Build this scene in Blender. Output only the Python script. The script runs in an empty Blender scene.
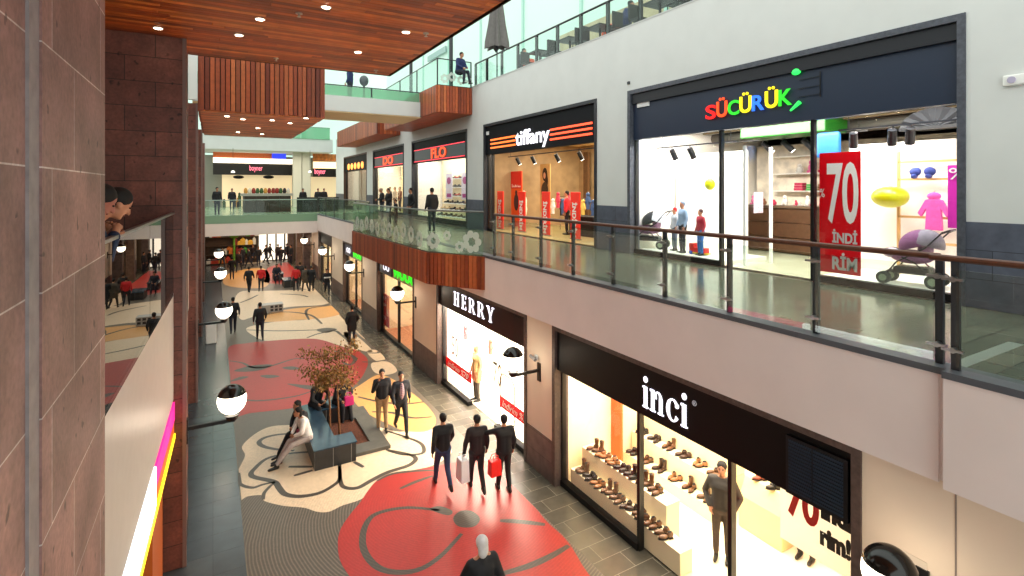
import bpy, bmesh, math, random
from mathutils import Vector, Matrix, Euler
random.seed(7)
PI = math.pi
SC = bpy.context.scene
COL = SC.collection
# ---------------------------------------------------------------- camera maths
EYE = 6.6; F = 520.0; YAW = math.radians(29.9); HZ = 188.0
SY, CY = math.sin(YAW), math.cos(YAW)
def ray(px, py):
    u = (px-512)/F
    return (SY+CY*u, CY-SY*u, -(py-HZ)/F)
def onZ(px, py, z=0.0):
    d = ray(px, py); t = (z-EYE)/d[2]
    return (d[0]*t, d[1]*t)
def onX(px, X, py=HZ):
    d = ray(px, py); t = X/d[0]
    return (d[1]*t, EYE+d[2]*t)          # Y, Z
def onY(px, Y, py=HZ):
    d = ray(px, py); t = Y/d[1]
    return (d[0]*t, EYE+d[2]*t)          # X, Z
L1 = 4.735; L2 = 11.2; W1 = 6.56; W2 = 10.3

# ---------------------------------------------------------------- materials
def lin(c):
    if isinstance(c, str):
        c = c.lstrip('#'); c = [int(c[i:i+2], 16)/255 for i in (0, 2, 4)]
    return tuple((x/12.92 if x <= .04045 else ((x+.055)/1.055)**2.4) for x in c)+(1,)
MATS = {}
def M(name, col='#888888', rough=.5, metal=0., emit=0., ecol=None, noise=0., nscale=6., bump=0., island=None, spec=.5):
    if name in MATS: return MATS[name]
    m = bpy.data.materials.new(name); m.use_nodes = True
    nt = m.node_tree; b = nt.nodes['Principled BSDF']
    c = lin(col)
    b.inputs['Base Color'].default_value = c
    b.inputs['Roughness'].default_value = rough
    b.inputs['Metallic'].default_value = metal
    b.inputs['Specular IOR Level'].default_value = spec
    if emit:
        b.inputs['Emission Color'].default_value = lin(ecol) if ecol else c
        b.inputs['Emission Strength'].default_value = emit
    if island:
        g = nt.nodes.new('ShaderNodeNewGeometry'); r = nt.nodes.new('ShaderNodeValToRGB')
        r.color_ramp.interpolation = 'LINEAR'
        els = r.color_ramp.elements
        while len(els) < len(island): els.new(.5)
        for i, h in enumerate(island):
            els[i].position = i/(len(island)-1); els[i].color = lin(h)
        nt.links.new(g.outputs['Random Per Island'], r.inputs['Fac'])
        src = r.outputs['Color']
        if noise:
            src = addnoise(nt, src, noise, nscale)
        nt.links.new(src, b.inputs['Base Color'])
    elif noise:
        rgb = nt.nodes.new('ShaderNodeRGB'); rgb.outputs[0].default_value = c
        nt.links.new(addnoise(nt, rgb.outputs[0], noise, nscale), b.inputs['Base Color'])
    if bump:
        n = nt.nodes.new('ShaderNodeTexNoise'); n.inputs['Scale'].default_value = nscale*4
        tc = nt.nodes.new('ShaderNodeTexCoord'); nt.links.new(tc.outputs['Object'], n.inputs['Vector'])
        bp = nt.nodes.new('ShaderNodeBump'); bp.inputs['Strength'].default_value = bump
        bp.inputs['Distance'].default_value = .02
        nt.links.new(n.outputs['Fac'], bp.inputs['Height']); nt.links.new(bp.outputs['Normal'], b.inputs['Normal'])
    MATS[name] = m
    return m
def addnoise(nt, src, amt, scale, stretch=None):
    tc = nt.nodes.new('ShaderNodeTexCoord'); n = nt.nodes.new('ShaderNodeTexNoise')
    n.inputs['Scale'].default_value = scale; n.inputs['Detail'].default_value = 5
    if stretch:
        mp = nt.nodes.new('ShaderNodeMapping'); mp.inputs['Scale'].default_value = stretch
        nt.links.new(tc.outputs['Object'], mp.inputs['Vector']); nt.links.new(mp.outputs['Vector'], n.inputs['Vector'])
    else:
        nt.links.new(tc.outputs['Object'], n.inputs['Vector'])
    mr = nt.nodes.new('ShaderNodeMapRange')
    mr.inputs['From Min'].default_value = .3; mr.inputs['From Max'].default_value = .7
    mr.inputs['To Min'].default_value = 1-amt; mr.inputs['To Max'].default_value = 1+amt
    nt.links.new(n.outputs['Fac'], mr.inputs['Value'])
    mx = nt.nodes.new('ShaderNodeVectorMath'); mx.operation = 'SCALE'
    nt.links.new(src, mx.inputs[0]); nt.links.new(mr.outputs['Result'], mx.inputs['Scale'])
    return mx.outputs['Vector']
def brickmat(name, c1, c2, mort, bw, rh, msize, axis, rough=.5, off=0., noise=.25, nscale=3., pits=False, zoff=0., metal=0, bump=.0):
    if name in MATS: return MATS[name]
    m = bpy.data.materials.new(name); m.use_nodes = True; nt = m.node_tree; b = nt.nodes['Principled BSDF']
    tc = nt.nodes.new('ShaderNodeTexCoord'); sp = nt.nodes.new('ShaderNodeSeparateXYZ'); cb = nt.nodes.new('ShaderNodeCombineXYZ')
    nt.links.new(tc.outputs['Object'], sp.inputs[0])
    a = {'yz': ('Y', 'Z'), 'xz': ('X', 'Z'), 'xy': ('X', 'Y'), 'sz': ('S', 'Z')}[axis]
    if a[0] == 'S':
        ad = nt.nodes.new('ShaderNodeMath'); nt.links.new(sp.outputs['X'], ad.inputs[0]); nt.links.new(sp.outputs['Y'], ad.inputs[1])
        nt.links.new(ad.outputs[0], cb.inputs['X'])
    else: nt.links.new(sp.outputs[a[0]], cb.inputs['X'])
    z = nt.nodes.new('ShaderNodeMath'); z.inputs[1].default_value = -zoff
    nt.links.new(sp.outputs[a[1]], z.inputs[0]); nt.links.new(z.outputs[0], cb.inputs['Y'])
    br = nt.nodes.new('ShaderNodeTexBrick'); br.offset = off
    br.inputs['Scale'].default_value = 1; br.inputs['Brick Width'].default_value = bw; br.inputs['Row Height'].default_value = rh
    br.inputs['Mortar Size'].default_value = msize; br.inputs['Mortar Smooth'].default_value = .1
    br.inputs['Color1'].default_value = lin(c1); br.inputs['Color2'].default_value = lin(c2); br.inputs['Mortar'].default_value = lin(mort)
    nt.links.new(cb.outputs[0], br.inputs['Vector'])
    src = addnoise(nt, br.outputs['Color'], noise, nscale)
    if pits: src = addnoise(nt, src, .2, 28)
    if pits:
        v = nt.nodes.new('ShaderNodeTexVoronoi'); v.inputs['Scale'].default_value = 7
        mp = nt.nodes.new('ShaderNodeMapping'); mp.inputs['Scale'].default_value = (1, 1, .8)
        nz = nt.nodes.new('ShaderNodeTexNoise'); nz.inputs['Scale'].default_value = 11
        nt.links.new(tc.outputs['Object'], nz.inputs['Vector'])
        mxv = nt.nodes.new('ShaderNodeMix'); mxv.data_type = 'VECTOR'; mxv.inputs[0].default_value = .12
        nt.links.new(tc.outputs['Object'], mxv.inputs[4]); nt.links.new(nz.outputs['Color'], mxv.inputs[5])
        nt.links.new(mxv.outputs[1], mp.inputs[0]); nt.links.new(mp.outputs[0], v.inputs['Vector'])
        lt = nt.nodes.new('ShaderNodeMapRange'); lt.inputs['From Min'].default_value = .1; lt.inputs['From Max'].default_value = .19
        lt.inputs['To Min'].default_value = .3; lt.inputs['To Max'].default_value = 1
        nt.links.new(v.outputs['Distance'], lt.inputs['Value'])
        n2 = nt.nodes.new('ShaderNodeTexNoise'); n2.inputs['Scale'].default_value = 2.2
        nt.links.new(tc.outputs['Object'], n2.inputs['Vector'])
        g = nt.nodes.new('ShaderNodeMath'); g.operation = 'LESS_THAN'; g.inputs[1].default_value = .44
        nt.links.new(n2.outputs['Fac'], g.inputs[0])
        mx = nt.nodes.new('ShaderNodeMath'); mx.operation = 'MAXIMUM'
        nt.links.new(lt.outputs['Result'], mx.inputs[0]); nt.links.new(g.outputs[0], mx.inputs[1])
        s = nt.nodes.new('ShaderNodeVectorMath'); s.operation = 'SCALE'
        nt.links.new(src, s.inputs[0]); nt.links.new(mx.outputs[0], s.inputs['Scale']); src = s.outputs['Vector']
    nt.links.new(src, b.inputs['Base Color'])
    b.inputs['Roughness'].default_value = rough; b.inputs['Metallic'].default_value = metal
    bp = nt.nodes.new('ShaderNodeBump'); bp.inputs['Strength'].default_value = .35; bp.inputs['Distance'].default_value = .01
    iv = nt.nodes.new('ShaderNodeMath'); iv.operation = 'SUBTRACT'; iv.inputs[0].default_value = 1
    nt.links.new(br.outputs['Fac'], iv.inputs[1]); nt.links.new(iv.outputs[0], bp.inputs['Height']); nt.links.new(bp.outputs['Normal'], b.inputs['Normal'])
    MATS[name] = m
    return m
def glassmat(name, tint='#ffffff', ior=1.5, rough=0., haze=0.):
    m = bpy.data.materials.new(name); m.use_nodes = True; nt = m.node_tree
    nt.nodes.remove(nt.nodes['Principled BSDF']); out = nt.nodes['Material Output']
    t = nt.nodes.new('ShaderNodeBsdfTransparent'); t.inputs[0].default_value = lin(tint)
    g = nt.nodes.new('ShaderNodeBsdfGlossy'); g.inputs['Roughness'].default_value = rough
    fr = nt.nodes.new('ShaderNodeFresnel'); fr.inputs['IOR'].default_value = ior
    geo = nt.nodes.new('ShaderNodeNewGeometry')      # same reflectance from either side of the thin pane
    mx = nt.nodes.new('ShaderNodeMixShader')
    vm = nt.nodes.new('ShaderNodeVectorMath'); vm.operation = 'DOT_PRODUCT'
    nt.links.new(geo.outputs['Normal'], vm.inputs[0]); nt.links.new(geo.outputs['Incoming'], vm.inputs[1])
    ab = nt.nodes.new('ShaderNodeMath'); ab.operation = 'ABSOLUTE'; nt.links.new(vm.outputs['Value'], ab.inputs[0])
    su = nt.nodes.new('ShaderNodeMath'); su.operation = 'SUBTRACT'; su.inputs[0].default_value = 1; nt.links.new(ab.outputs[0], su.inputs[1])
    pw = nt.nodes.new('ShaderNodeMath'); pw.operation = 'POWER'; pw.inputs[1].default_value = 5; nt.links.new(su.outputs[0], pw.inputs[0])
    r0 = ((ior-1)/(ior+1))**2*1.6
    ma = nt.nodes.new('ShaderNodeMath'); ma.operation = 'MULTIPLY_ADD'; ma.inputs[1].default_value = 1-r0; ma.inputs[2].default_value = r0
    nt.links.new(pw.outputs[0], ma.inputs[0])
    nt.links.new(ma.outputs[0], mx.inputs[0]); nt.links.new(t.outputs[0], mx.inputs[1]); nt.links.new(g.outputs[0], mx.inputs[2])
    last = mx
    if haze:
        d = nt.nodes.new('ShaderNodeBsdfDiffuse'); d.inputs[0].default_value = lin(tint)
        m2 = nt.nodes.new('ShaderNodeMixShader'); m2.inputs[0].default_value = haze
        nt.links.new(mx.outputs[0], m2.inputs[1]); nt.links.new(d.outputs[0], m2.inputs[2]); last = m2
    nt.links.new(last.outputs[0], out.inputs[0])
    MATS[name] = m
    return m

# ---------------------------------------------------------------- mesh builder
def wloc(o):
    v = Vector((0, 0, 0))
    while o is not None:
        v += o.location; o = o.parent
    return v
class MB:
    def __init__(s): s.v = []; s.f = []; s.m = []
    def add(s, vs, fs, mi=0):
        n = len(s.v); s.v += [tuple(v) for v in vs]
        for f in fs: s.f.append([n+i for i in f]); s.m.append(mi)
        return s
    def box(s, x0, x1, y0, y1, z0, z1, mi=0):
        if x0 > x1: x0, x1 = x1, x0
        if y0 > y1: y0, y1 = y1, y0
        if z0 > z1: z0, z1 = z1, z0
        return s.add([(x0,y0,z0),(x1,y0,z0),(x1,y1,z0),(x0,y1,z0),(x0,y0,z1),(x1,y0,z1),(x1,y1,z1),(x0,y1,z1)],
                     [(0,3,2,1),(4,5,6,7),(0,1,5,4),(1,2,6,5),(2,3,7,6),(3,0,4,7)], mi)
    def quadslab(s, p, q, z0, z1, th, mi=0):
        """upright slab from plan point p to q, thickness th to the left of p>q"""
        d = Vector((q[0]-p[0], q[1]-p[1])); d.normalize(); n = Vector((-d.y, d.x))*th
        return s.prism([(p[0],p[1]), (q[0],q[1]), (q[0]+n.x,q[1]+n.y), (p[0]+n.x,p[1]+n.y)], z0, z1, mi)
    def prism(s, pts, z0, z1, mi=0):
        n = len(pts)
        a = sum(pts[i][0]*pts[(i+1)%n][1]-pts[(i+1)%n][0]*pts[i][1] for i in range(n))
        if a < 0: pts = pts[::-1]
        vs = [(p[0],p[1],z0) for p in pts]+[(p[0],p[1],z1) for p in pts]
        fs = [tuple(range(n-1,-1,-1)), tuple(range(n,2*n))]+[(i,(i+1)%n,n+(i+1)%n,n+i) for i in range(n)]
        return s.add(vs, fs, mi)
    def tube(s, p0, p1, r0, r1=None, n=10, mi=0, caps=True):
        r1 = r0 if r1 is None else r1
        p0, p1 = Vector(p0), Vector(p1); d = p1-p0
        if d.length < 1e-6: return s
        d.normalize(); up = Vector((0,0,1)) if abs(d.z) < .95 else Vector((1,0,0))
        a = d.cross(up).normalized(); b = a.cross(d)
        vs = []
        for p, r in ((p0,r0),(p1,r1)):
            for i in range(n):
                t = -2*PI*i/n; vs.append(p+a*math.cos(t)*r+b*math.sin(t)*r)
        fs = [(i,(i+1)%n,n+(i+1)%n,n+i) for i in range(n)]
        if caps: fs += [tuple(range(n-1,-1,-1)), tuple(range(n,2*n))]
        return s.add(vs, fs, mi)
    def path(s, pts, r, n=8, mi=0):
        for i in range(len(pts)-1): s.tube(pts[i], pts[i+1], r, r, n, mi)
        for p in pts[1:-1]: s.ell(p, (r,r,r), 8, 6, mi)
        return s
    def ell(s, c, r, nu=14, nv=9, mi=0, v0=0., v1=1., rot=None):
        c = Vector(c); vs = []; fs = []
        for j in range(nv+1):
            th = PI*(v0+(v1-v0)*j/nv)
            for i in range(nu):
                ph = 2*PI*i/nu
                p = Vector((math.sin(th)*math.cos(ph)*r[0], math.sin(th)*math.sin(ph)*r[1], math.cos(th)*r[2]))
                if rot: p = rot @ p
                vs.append(c+p)
        for j in range(nv):
            for i in range(nu):
                fs.append((j*nu+i, (j+1)*nu+i, (j+1)*nu+(i+1)%nu, j*nu+(i+1)%nu))
        if v0 > 0: fs.append(tuple(range(nu)))
        if v1 < 1: fs.append(tuple(nv*nu+i for i in range(nu-1,-1,-1)))
        return s.add(vs, fs, mi)
    def lathe(s, c, prof, n=20, mi=0):
        vs = []; fs = []; k = len(prof)
        for r, z in prof:
            for i in range(n):
                t = 2*PI*i/n; vs.append((c[0]+r*math.cos(t), c[1]+r*math.sin(t), c[2]+z))
        for j in range(k-1):
            for i in range(n): fs.append((j*n+i, j*n+(i+1)%n, (j+1)*n+(i+1)%n, (j+1)*n+i))
        fs.append(tuple(range(n-1,-1,-1))); fs.append(tuple((k-1)*n+i for i in range(n)))
        return s.add(vs, fs, mi)
    def ribbon(s, pts, w, z, mi=0, smooth=True):
        """flat stroke on the ground"""
        if smooth: pts = spline(pts)
        P = [Vector((p[0],p[1])) for p in pts]; n = len(P); L = []; R = []
        for i in range(n):
            d = (P[min(i+1,n-1)]-P[max(i-1,0)])
            if d.length < 1e-6: d = Vector((1,0))
            d.normalize(); q = Vector((-d.y,d.x))
            k = w*(.55+.45*math.sin(PI*min(1,max(0,(i+.6)/(n+.2))))) /2
            L.append(P[i]+q*k); R.append(P[i]-q*k)
        vs = [(p.x,p.y,z) for p in L]+[(p.x,p.y,z) for p in R]
        return s.add(vs, [(i, n+i, n+i+1, i+1) for i in range(n-1)], mi)
    def blob(s, pts, z, mi=0, sm=True):
        if sm: pts = spline(pts, True)
        n = len(pts)
        a = sum(pts[i][0]*pts[(i+1)%n][1]-pts[(i+1)%n][0]*pts[i][1] for i in range(n))
        if a < 0: pts = pts[::-1]
        return s.add([(p[0],p[1],z) for p in pts], [tuple(range(n))], mi)
    def mesh(s, name, mats, smooth=False, off=None):
        me = bpy.data.meshes.new(name)
        vs = s.v if off is None else [(v[0]-off[0], v[1]-off[1], v[2]-off[2]) for v in s.v]
        me.from_pydata(vs, [], s.f)
        if not isinstance(mats, (list, tuple)): mats = [mats]
        for m in mats: me.materials.append(m)
        me.polygons.foreach_set('material_index', s.m)
        if smooth: me.polygons.foreach_set('use_smooth', [True]*len(s.f))
        me.update()
        if smooth:
            try: me.set_sharp_from_angle(angle=math.radians(40))
            except Exception: pass
        return me
    def build(s, name, mats, parent=None, smooth=False, bevel=0.):
        me = s.mesh(name, mats, smooth, wloc(parent) if parent else None)
        o = bpy.data.objects.new(name, me); COL.objects.link(o)
        if parent: o.parent = parent
        if bevel:
            b = o.modifiers.new('bevel', 'BEVEL'); b.width = bevel; b.segments = 2; b.limit_method = 'ANGLE'
        return o
def spline(pts, closed=False, k=5):
    n = len(pts); out = []
    rng = range(n) if closed else range(n-1)
    for i in rng:
        if closed: a,b,c,d = pts[(i-1)%n], pts[i], pts[(i+1)%n], pts[(i+2)%n]
        else: a,b,c,d = pts[max(i-1,0)], pts[i], pts[i+1], pts[min(i+2,n-1)]
        for j in range(k):
            t = j/k
            out.append(tuple(.5*((2*b[q])+(-a[q]+c[q])*t+(2*a[q]-5*b[q]+4*c[q]-d[q])*t*t+(-a[q]+3*b[q]-3*c[q]+d[q])*t**3) for q in (0,1)))
    if not closed: out.append(tuple(pts[-1][:2]))
    return out
def tag(o, label=None, cat=None, group=None, kind=None):
    if label: o['label'] = label
    if cat: o['category'] = cat
    if group: o['group'] = group
    if kind: o['kind'] = kind
    return o
def root(name, loc=(0,0,0), label=None, cat=None, group=None):
    o = bpy.data.objects.new(name, None); COL.objects.link(o); o.location = loc; o.empty_display_size = .2
    return tag(o, label, cat, group)
def struct(name, mb, mats, **k):
    return tag(mb.build(name, mats, **k), kind='structure')
def copy_tree(o, parent=None):
    c = o.copy(); COL.objects.link(c); c.parent = parent
    for ch in list(o.children): copy_tree(ch, c)
    return c
RX = Matrix(((0,0,-1),(-1,0,0),(0,1,0)))    # text plane facing -X
RY = Matrix(((1,0,0),(0,0,-1),(0,1,0)))     # text plane facing -Y
RXP = Matrix(((0,0,1),(1,0,0),(0,1,0)))     # facing +X
_fc = {}
def text(s, size, mat, pos, R, parent, name='lettering', extr=.02, align='CENTER', width=None, height=None, bold=.0, shear=0., label=None):
    cu = bpy.data.curves.new('txt', 'FONT'); cu.body = s; cu.size = size; cu.extrude = extr; cu.align_x = 'LEFT'
    cu.offset = bold; cu.shear = shear; cu.resolution_u = 4
    to = bpy.data.objects.new('txt', cu); COL.objects.link(to)
    dg = bpy.context.evaluated_depsgraph_get(); dg.update()
    me = bpy.data.meshes.new_from_object(to.evaluated_get(dg)); bpy.data.objects.remove(to); bpy.data.curves.remove(cu)
    xs = [v.co.x for v in me.vertices]; ys = [v.co.y for v in me.vertices]
    if not xs: return None
    x0, x1, y0, y1 = min(xs), max(xs), min(ys), max(ys)
    sx = width/(x1-x0) if width else 1; sy = height/(y1-y0) if height else (sx if width else 1)
    if height and not width: sx = sy
    off = wloc(parent) if parent else Vector((0,0,0))
    for v in me.vertices:
        p = Vector(((v.co.x-(x0+x1)/2)*sx, (v.co.y-(y0+y1)/2)*sy, v.co.z))
        v.co = R @ p + Vector(pos) - off
    me.materials.clear(); me.materials.append(mat); me.name = name
    o = bpy.data.objects.new(name, me); COL.objects.link(o)
    if parent: o.parent = parent
    if label: o['label'] = label
    return o
def area(name, loc, rot, sx, sy, power, col=(1,1,1)):
    l = bpy.data.lights.new(name, 'AREA'); l.shape = 'RECTANGLE'; l.size = sx; l.size_y = sy; l.energy = power; l.color = col
    o = bpy.data.objects.new(name, l); COL.objects.link(o); o.location = loc; o.rotation_euler = rot
    return o
def point(name, loc, power, col=(1,1,1), r=.1):
    l = bpy.data.lights.new(name, 'POINT'); l.energy = power; l.color = col; l.shadow_soft_size = r
    o = bpy.data.objects.new(name, l); COL.objects.link(o); o.location = loc
    return o

# ---------------------------------------------------------------- shared materials
plaster = M('plaster', '#d2d4d2', .7, noise=.03, nscale=1.5)
plaster_warm = M('plaster_warm', '#eaddd8', .65, noise=.03, nscale=1.5)
black = M('black_metal', '#0c0d10', .35)
blackboard = M('black_board', '#0c0a0a', .5, spec=.25)
darkgrey = M('dark_grey_metal', '#2a2d33', .4)
navy = M('navy_board', '#1c2a40', .45)
steel = M('steel', '#9a9c9e', .3, 1.)
white = M('white_paint', '#eeeeea', .5)
cream = M('cream_paint', '#f0e2c0', .6)
red = M('red_print', '#cc1018', .5)
redglow = M('red_lit', '#e0281a', .5, emit=1.2)
wood_slat = M('wood_slat', island=['#7a3018', '#b8582c', '#8a3a1c', '#c86a38', '#6a2812', '#a84a22'], rough=.45, noise=.15, nscale=9)
wood_ceil = M('wood_ceiling', island=['#8a3412', '#d0641f', '#a84818', '#e07a30', '#7a2c10', '#c05820', '#e88a40'], rough=.4, noise=.2, nscale=4)
wood_rail = M('wood_handrail', '#5a3524', .4, noise=.2, nscale=12)
stone_left = brickmat('red_stone', '#a07872', '#7e605c', '#d0c4c0', 1.32, .605, .0042, 'yz', .5, .37, .34, 2.2, True, zoff=.045+.605*0)
stone_pier = brickmat('dark_red_stone', '#7a4638', '#64382e', '#2c1a16', .85, .42, .006, 'xz', .5, .5, .25, 5, True)
stone_right = brickmat('brown_stone', '#6b5750', '#5c4a45', '#3a2f2c', .95, .45, .006, 'sz', .5, .5, .25, 5)
stone_grey = brickmat('blue_grey_stone', '#525766', '#464b59', '#2e323c', .9, .45, .006, 'sz', .5, .5, .2, 5, zoff=L1)
stone_frame = M('stone_frame', '#4b4e58', .5, noise=.3, nscale=14)
stone_frame_b = M('brown_frame', '#54443e', .5, noise=.3, nscale=14)
tile_upper = brickmat('gallery_tile', '#706f60', '#5c5f52', '#363931', .6, .3, .008, 'xy', .15, .5, .1, 4)
tile_ground = brickmat('ground_tile', '#5c574c', '#504c43', '#8c8676', .8, .4, .006, 'xy', .25, .5, .15, 4)
tile_left = brickmat('slate_tile', '#454d52', '#3c444a', '#333a3e', 1.2, .6, .004, 'xy', .22, .0, .15, 2)
tile_shop = brickmat('shop_tile', '#d9cfb4', '#d2c8ac', '#a49a80', .6, .6, .004, 'xy', .25, .0, .05, 2)
glass = glassmat('clear_glass', '#f2fbf6', 1.5)
glass_green = glassmat('green_glass', '#e4f4ea', 1.4, haze=.02)
glass_clear2 = glassmat('cafe_glass', '#f2fbf8', 1.25)
glass_left = glassmat('left_rail_glass', '#8f9690', 1.9)
glass_shop = glassmat('shop_glass', '#ffffff', 1.35)
skin = M('skin', '#b07a5c', .55)
hair_dark = M('dark_hair', '#15100d', .6)
globe = M('lamp_globe', '#fff6e6', .3, emit=5, ecol='#fff0d8')

def paper(name, col, k=.5):
    """thin printed sheet that also lets light through"""
    if name in MATS: return MATS[name]
    m = bpy.data.materials.new(name); m.use_nodes = True; nt = m.node_tree; nt.nodes.remove(nt.nodes['Principled BSDF'])
    d = nt.nodes.new('ShaderNodeBsdfDiffuse'); t = nt.nodes.new('ShaderNodeBsdfTranslucent'); x = nt.nodes.new('ShaderNodeMixShader')
    d.inputs[0].default_value = lin(col); t.inputs[0].default_value = lin(col); x.inputs[0].default_value = k
    nt.links.new(d.outputs[0], x.inputs[1]); nt.links.new(t.outputs[0], x.inputs[2]); nt.links.new(x.outputs[0], nt.nodes['Material Output'].inputs[0])
    MATS[name] = m
    return m

RXD = Matrix(((0,0,-1),(0,-1,0),(-1,0,0)))  # facing -X, reading downwards
# ================================================================ SETTING
G_OPEN = [(3.22,9.58),(10.68,16.49),(18.8,23.9),(26.6,31.1),(34.4,39.2),(42.2,47.5)]
U_OPEN = [(3.54,11.25),(12.64,20.4),(22.1,29.9),(31.4,38.6),(40.4,48.5)]
GT = 3.57; UT = 9.37
def wall_with_openings(name, X, y0, y1, z0, z1, opens, top, mats, wz, th=.3):
    mb = MB(); cur = y0
    for a, b in opens+[(y1,y1)]:
        mb.box(X, X+th, cur, a, wz, z1, 0); mb.box(X-.015, X+th, cur, a, z0, wz, 1)
        if b > a: mb.box(X, X+th, a, b, top, z1, 0)
        cur = b
    return struct(name, mb, mats)
wall_with_openings('wall_right', W1, -4, 50, 0, GT, G_OPEN, GT, [M('plaster_beige','#e4d0ba',.65,noise=.03,nscale=1.5), stone_right], .95)
wall_with_openings('wall_right_upper', W2, -4, 52, L1, L2, U_OPEN, UT, [plaster, stone_grey], 6.07)
# slab of the right gallery, with its cream fascia and dark kerb
mb = MB(); mb.box(W1-.04, 17, 2.47, 39.5, GT-.02, L1-.06, 0); mb.box(W1-.02, 17, 2.39, 2.47, GT, L1-.06, 0); mb.box(W1-.15, 17, -4, 2.39, GT-.02, L1-.06, 0)
struct('trim_1', mb, plaster_warm)
mb = MB(); mb.box(W1-.05, W1+.2, 2.4, 39.5, L1-.06, L1+.01, 0); mb.box(W1-.16, W1+.2, -4, 2.4, L1-.06, L1+.01)
struct('trim_2', mb, M('kerb_grey', '#50545a', .5, noise=.1))
struct('floor_gallery', MB().box(W1+.2, W2, -4, 39.5, L1-.06, L1), tile_upper)
mb = MB(); mb.quadslab(onZ(965,368,L1), onZ(1024,345,L1), L1, L1+.006, .14)
struct('floor_strip', mb, M('pale_strip', '#8b8e86', .35))
# ground floor: stone tile base then the poppy mosaic inlaid in it
struct('floor', MB().box(-6, 14, -4, 56, -.3, 0), tile_ground)
struct('floor_left_aisle', MB().box(-6, .5, -4, 56, 0, .004), tile_left)

# -- poppy mosaic
def g(*p): return [onZ(x, y) for x, y in p]
def mosaic(name, col, col2, rough=.42, ring=None):
    m = bpy.data.materials.new(name); m.use_nodes = True; nt = m.node_tree; b = nt.nodes['Principled BSDF']
    tc = nt.nodes.new('ShaderNodeTexCoord'); w = nt.nodes.new('ShaderNodeTexWave'); w.wave_type = 'RINGS'; w.rings_direction = 'Z'
    mp = nt.nodes.new('ShaderNodeMapping'); mp.inputs['Location'].default_value = ring or (-4.3,-10.3,0)
    w.inputs['Scale'].default_value = 5.5; w.inputs['Distortion'].default_value = 2.5; w.inputs['Detail'].default_value = 2; w.inputs['Detail Scale'].default_value = .35
    nt.links.new(tc.outputs['Object'], mp.inputs[0]); nt.links.new(mp.outputs[0], w.inputs['Vector'])
    v = nt.nodes.new('ShaderNodeTexVoronoi'); v.inputs['Scale'].default_value = 26; nt.links.new(tc.outputs['Object'], v.inputs['Vector'])
    mx = nt.nodes.new('ShaderNodeMix'); mx.data_type = 'RGBA'
    mx.inputs[6].default_value = lin(col); mx.inputs[7].default_value = lin(col2)
    pw = nt.nodes.new('ShaderNodeMath'); pw.operation = 'POWER'; pw.inputs[1].default_value = 2.2
    nt.links.new(w.outputs['Fac'], pw.inputs[0]); nt.links.new(pw.outputs[0], mx.inputs[0])
    sc = nt.nodes.new('ShaderNodeVectorMath'); sc.operation = 'SCALE'
    mr = nt.nodes.new('ShaderNodeMapRange'); mr.inputs['To Min'].default_value = .88; mr.inputs['To Max'].default_value = 1.1
    nt.links.new(v.outputs['Color'], mr.inputs['Value']); nt.links.new(mr.outputs[0], sc.inputs['Scale'])
    nt.links.new(mx.outputs[2], sc.inputs[0]); nt.links.new(sc.outputs[0], b.inputs['Base Color']); b.inputs['Roughness'].default_value = rough
    MATS[name] = m
    return m
m_base = mosaic('mosaic_grey', '#544c45', '#7a6f60'); m_red = mosaic('mosaic_red', '#a8221d', '#b02c25')
m_cream = mosaic('mosaic_cream', '#dfc4a4', '#e4cdb0'); m_or = mosaic('mosaic_orange', '#d69a58', '#dfa968'); m_line = mosaic('mosaic_line', '#453d36', '#544a40')
struct('floor_mosaic', MB().box(.5, 5.77, -4, 52, 0, .004), m_base)
XL, XR = .52, 5.76
def clip(pts):
    return [(min(max(x, XL), XR), y) for x, y in pts]
pat = MB(); zl = .006
# cream flower round the bench
pat.blob(clip(spline(g((275,426),(262,430),(250,438),(242,447),(245,455),(242,463),(236,474),(235,482),(237,501),(248,496.6),(262.5,495.6),(264,501),(283,506),(304,508),(317,512),(329,512),(342,506),(362,499),(371,489),(385,476),(400,473),(432,466),(452,452),(440,438),(428,428),(400,432),(372,425),(340,415),(300,424)), True)), zl, 1, False)
# orange petals right of the bench
pat.blob(clip(spline(g((352,392),(362,384),(378,375),(392,379),(408,390),(426,405),(436,420),(428,431),(405,431),(388,424),(370,415),(356,404)), True)), zl+.0005, 2, False)
# cream lobes running up the shop side
for q in ([(344,332),(356,336),(367,345),(372,352),(360,350),(348,343)], [(367,352),(384,349),(392,358),(376,361)], [(372,363),(394,361),(402,370),(386,375),(374,372)],
          [(345,300),(354,308),(362,322),(372,338),(358,334),(346,322)]):
    pat.blob(clip(g(*q)), zl, 1)
pat.blob(clip(spline(g((246,330),(256,325),(282,321),(308,319.6),(325,314),(340,313),(352,326),(350,336),(358,351),(341,346),(321,340.4),(308,338.8),(277,340.4),(262,340)), True)), zl, 1, False)
pat.blob(clip(spline(g((262,322),(266,315),(290,309),(325,306),(336,305),(342,313),(325,318),(300,320)), True)), zl+.0003, 2, False)
pat.blob(clip(spline(g((240,319),(234,305),(240,292),(262,291),(300,290),(322,289),(331,300),(322,305),(290,307),(266,312),(250,318)), True)), zl, 1, False)
pat.blob(clip(spline(g((225,285),(230,273),(262,268),(270,278),(262,288)), True)), zl, 2, False)
pat.blob(clip(spline(g((262,281),(268,268),(290,262),(302,268),(306,277),(290,284)), True)), zl, 0, False)
pat.blob(clip(spline(g((300,287),(306,272),(314,268),(326,282),(320,289)), True)), zl, 1, False)
pat.blob(clip(spline(g((226,262),(236,250),(262,247),(262,262)), True)), zl, 1, False)
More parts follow.
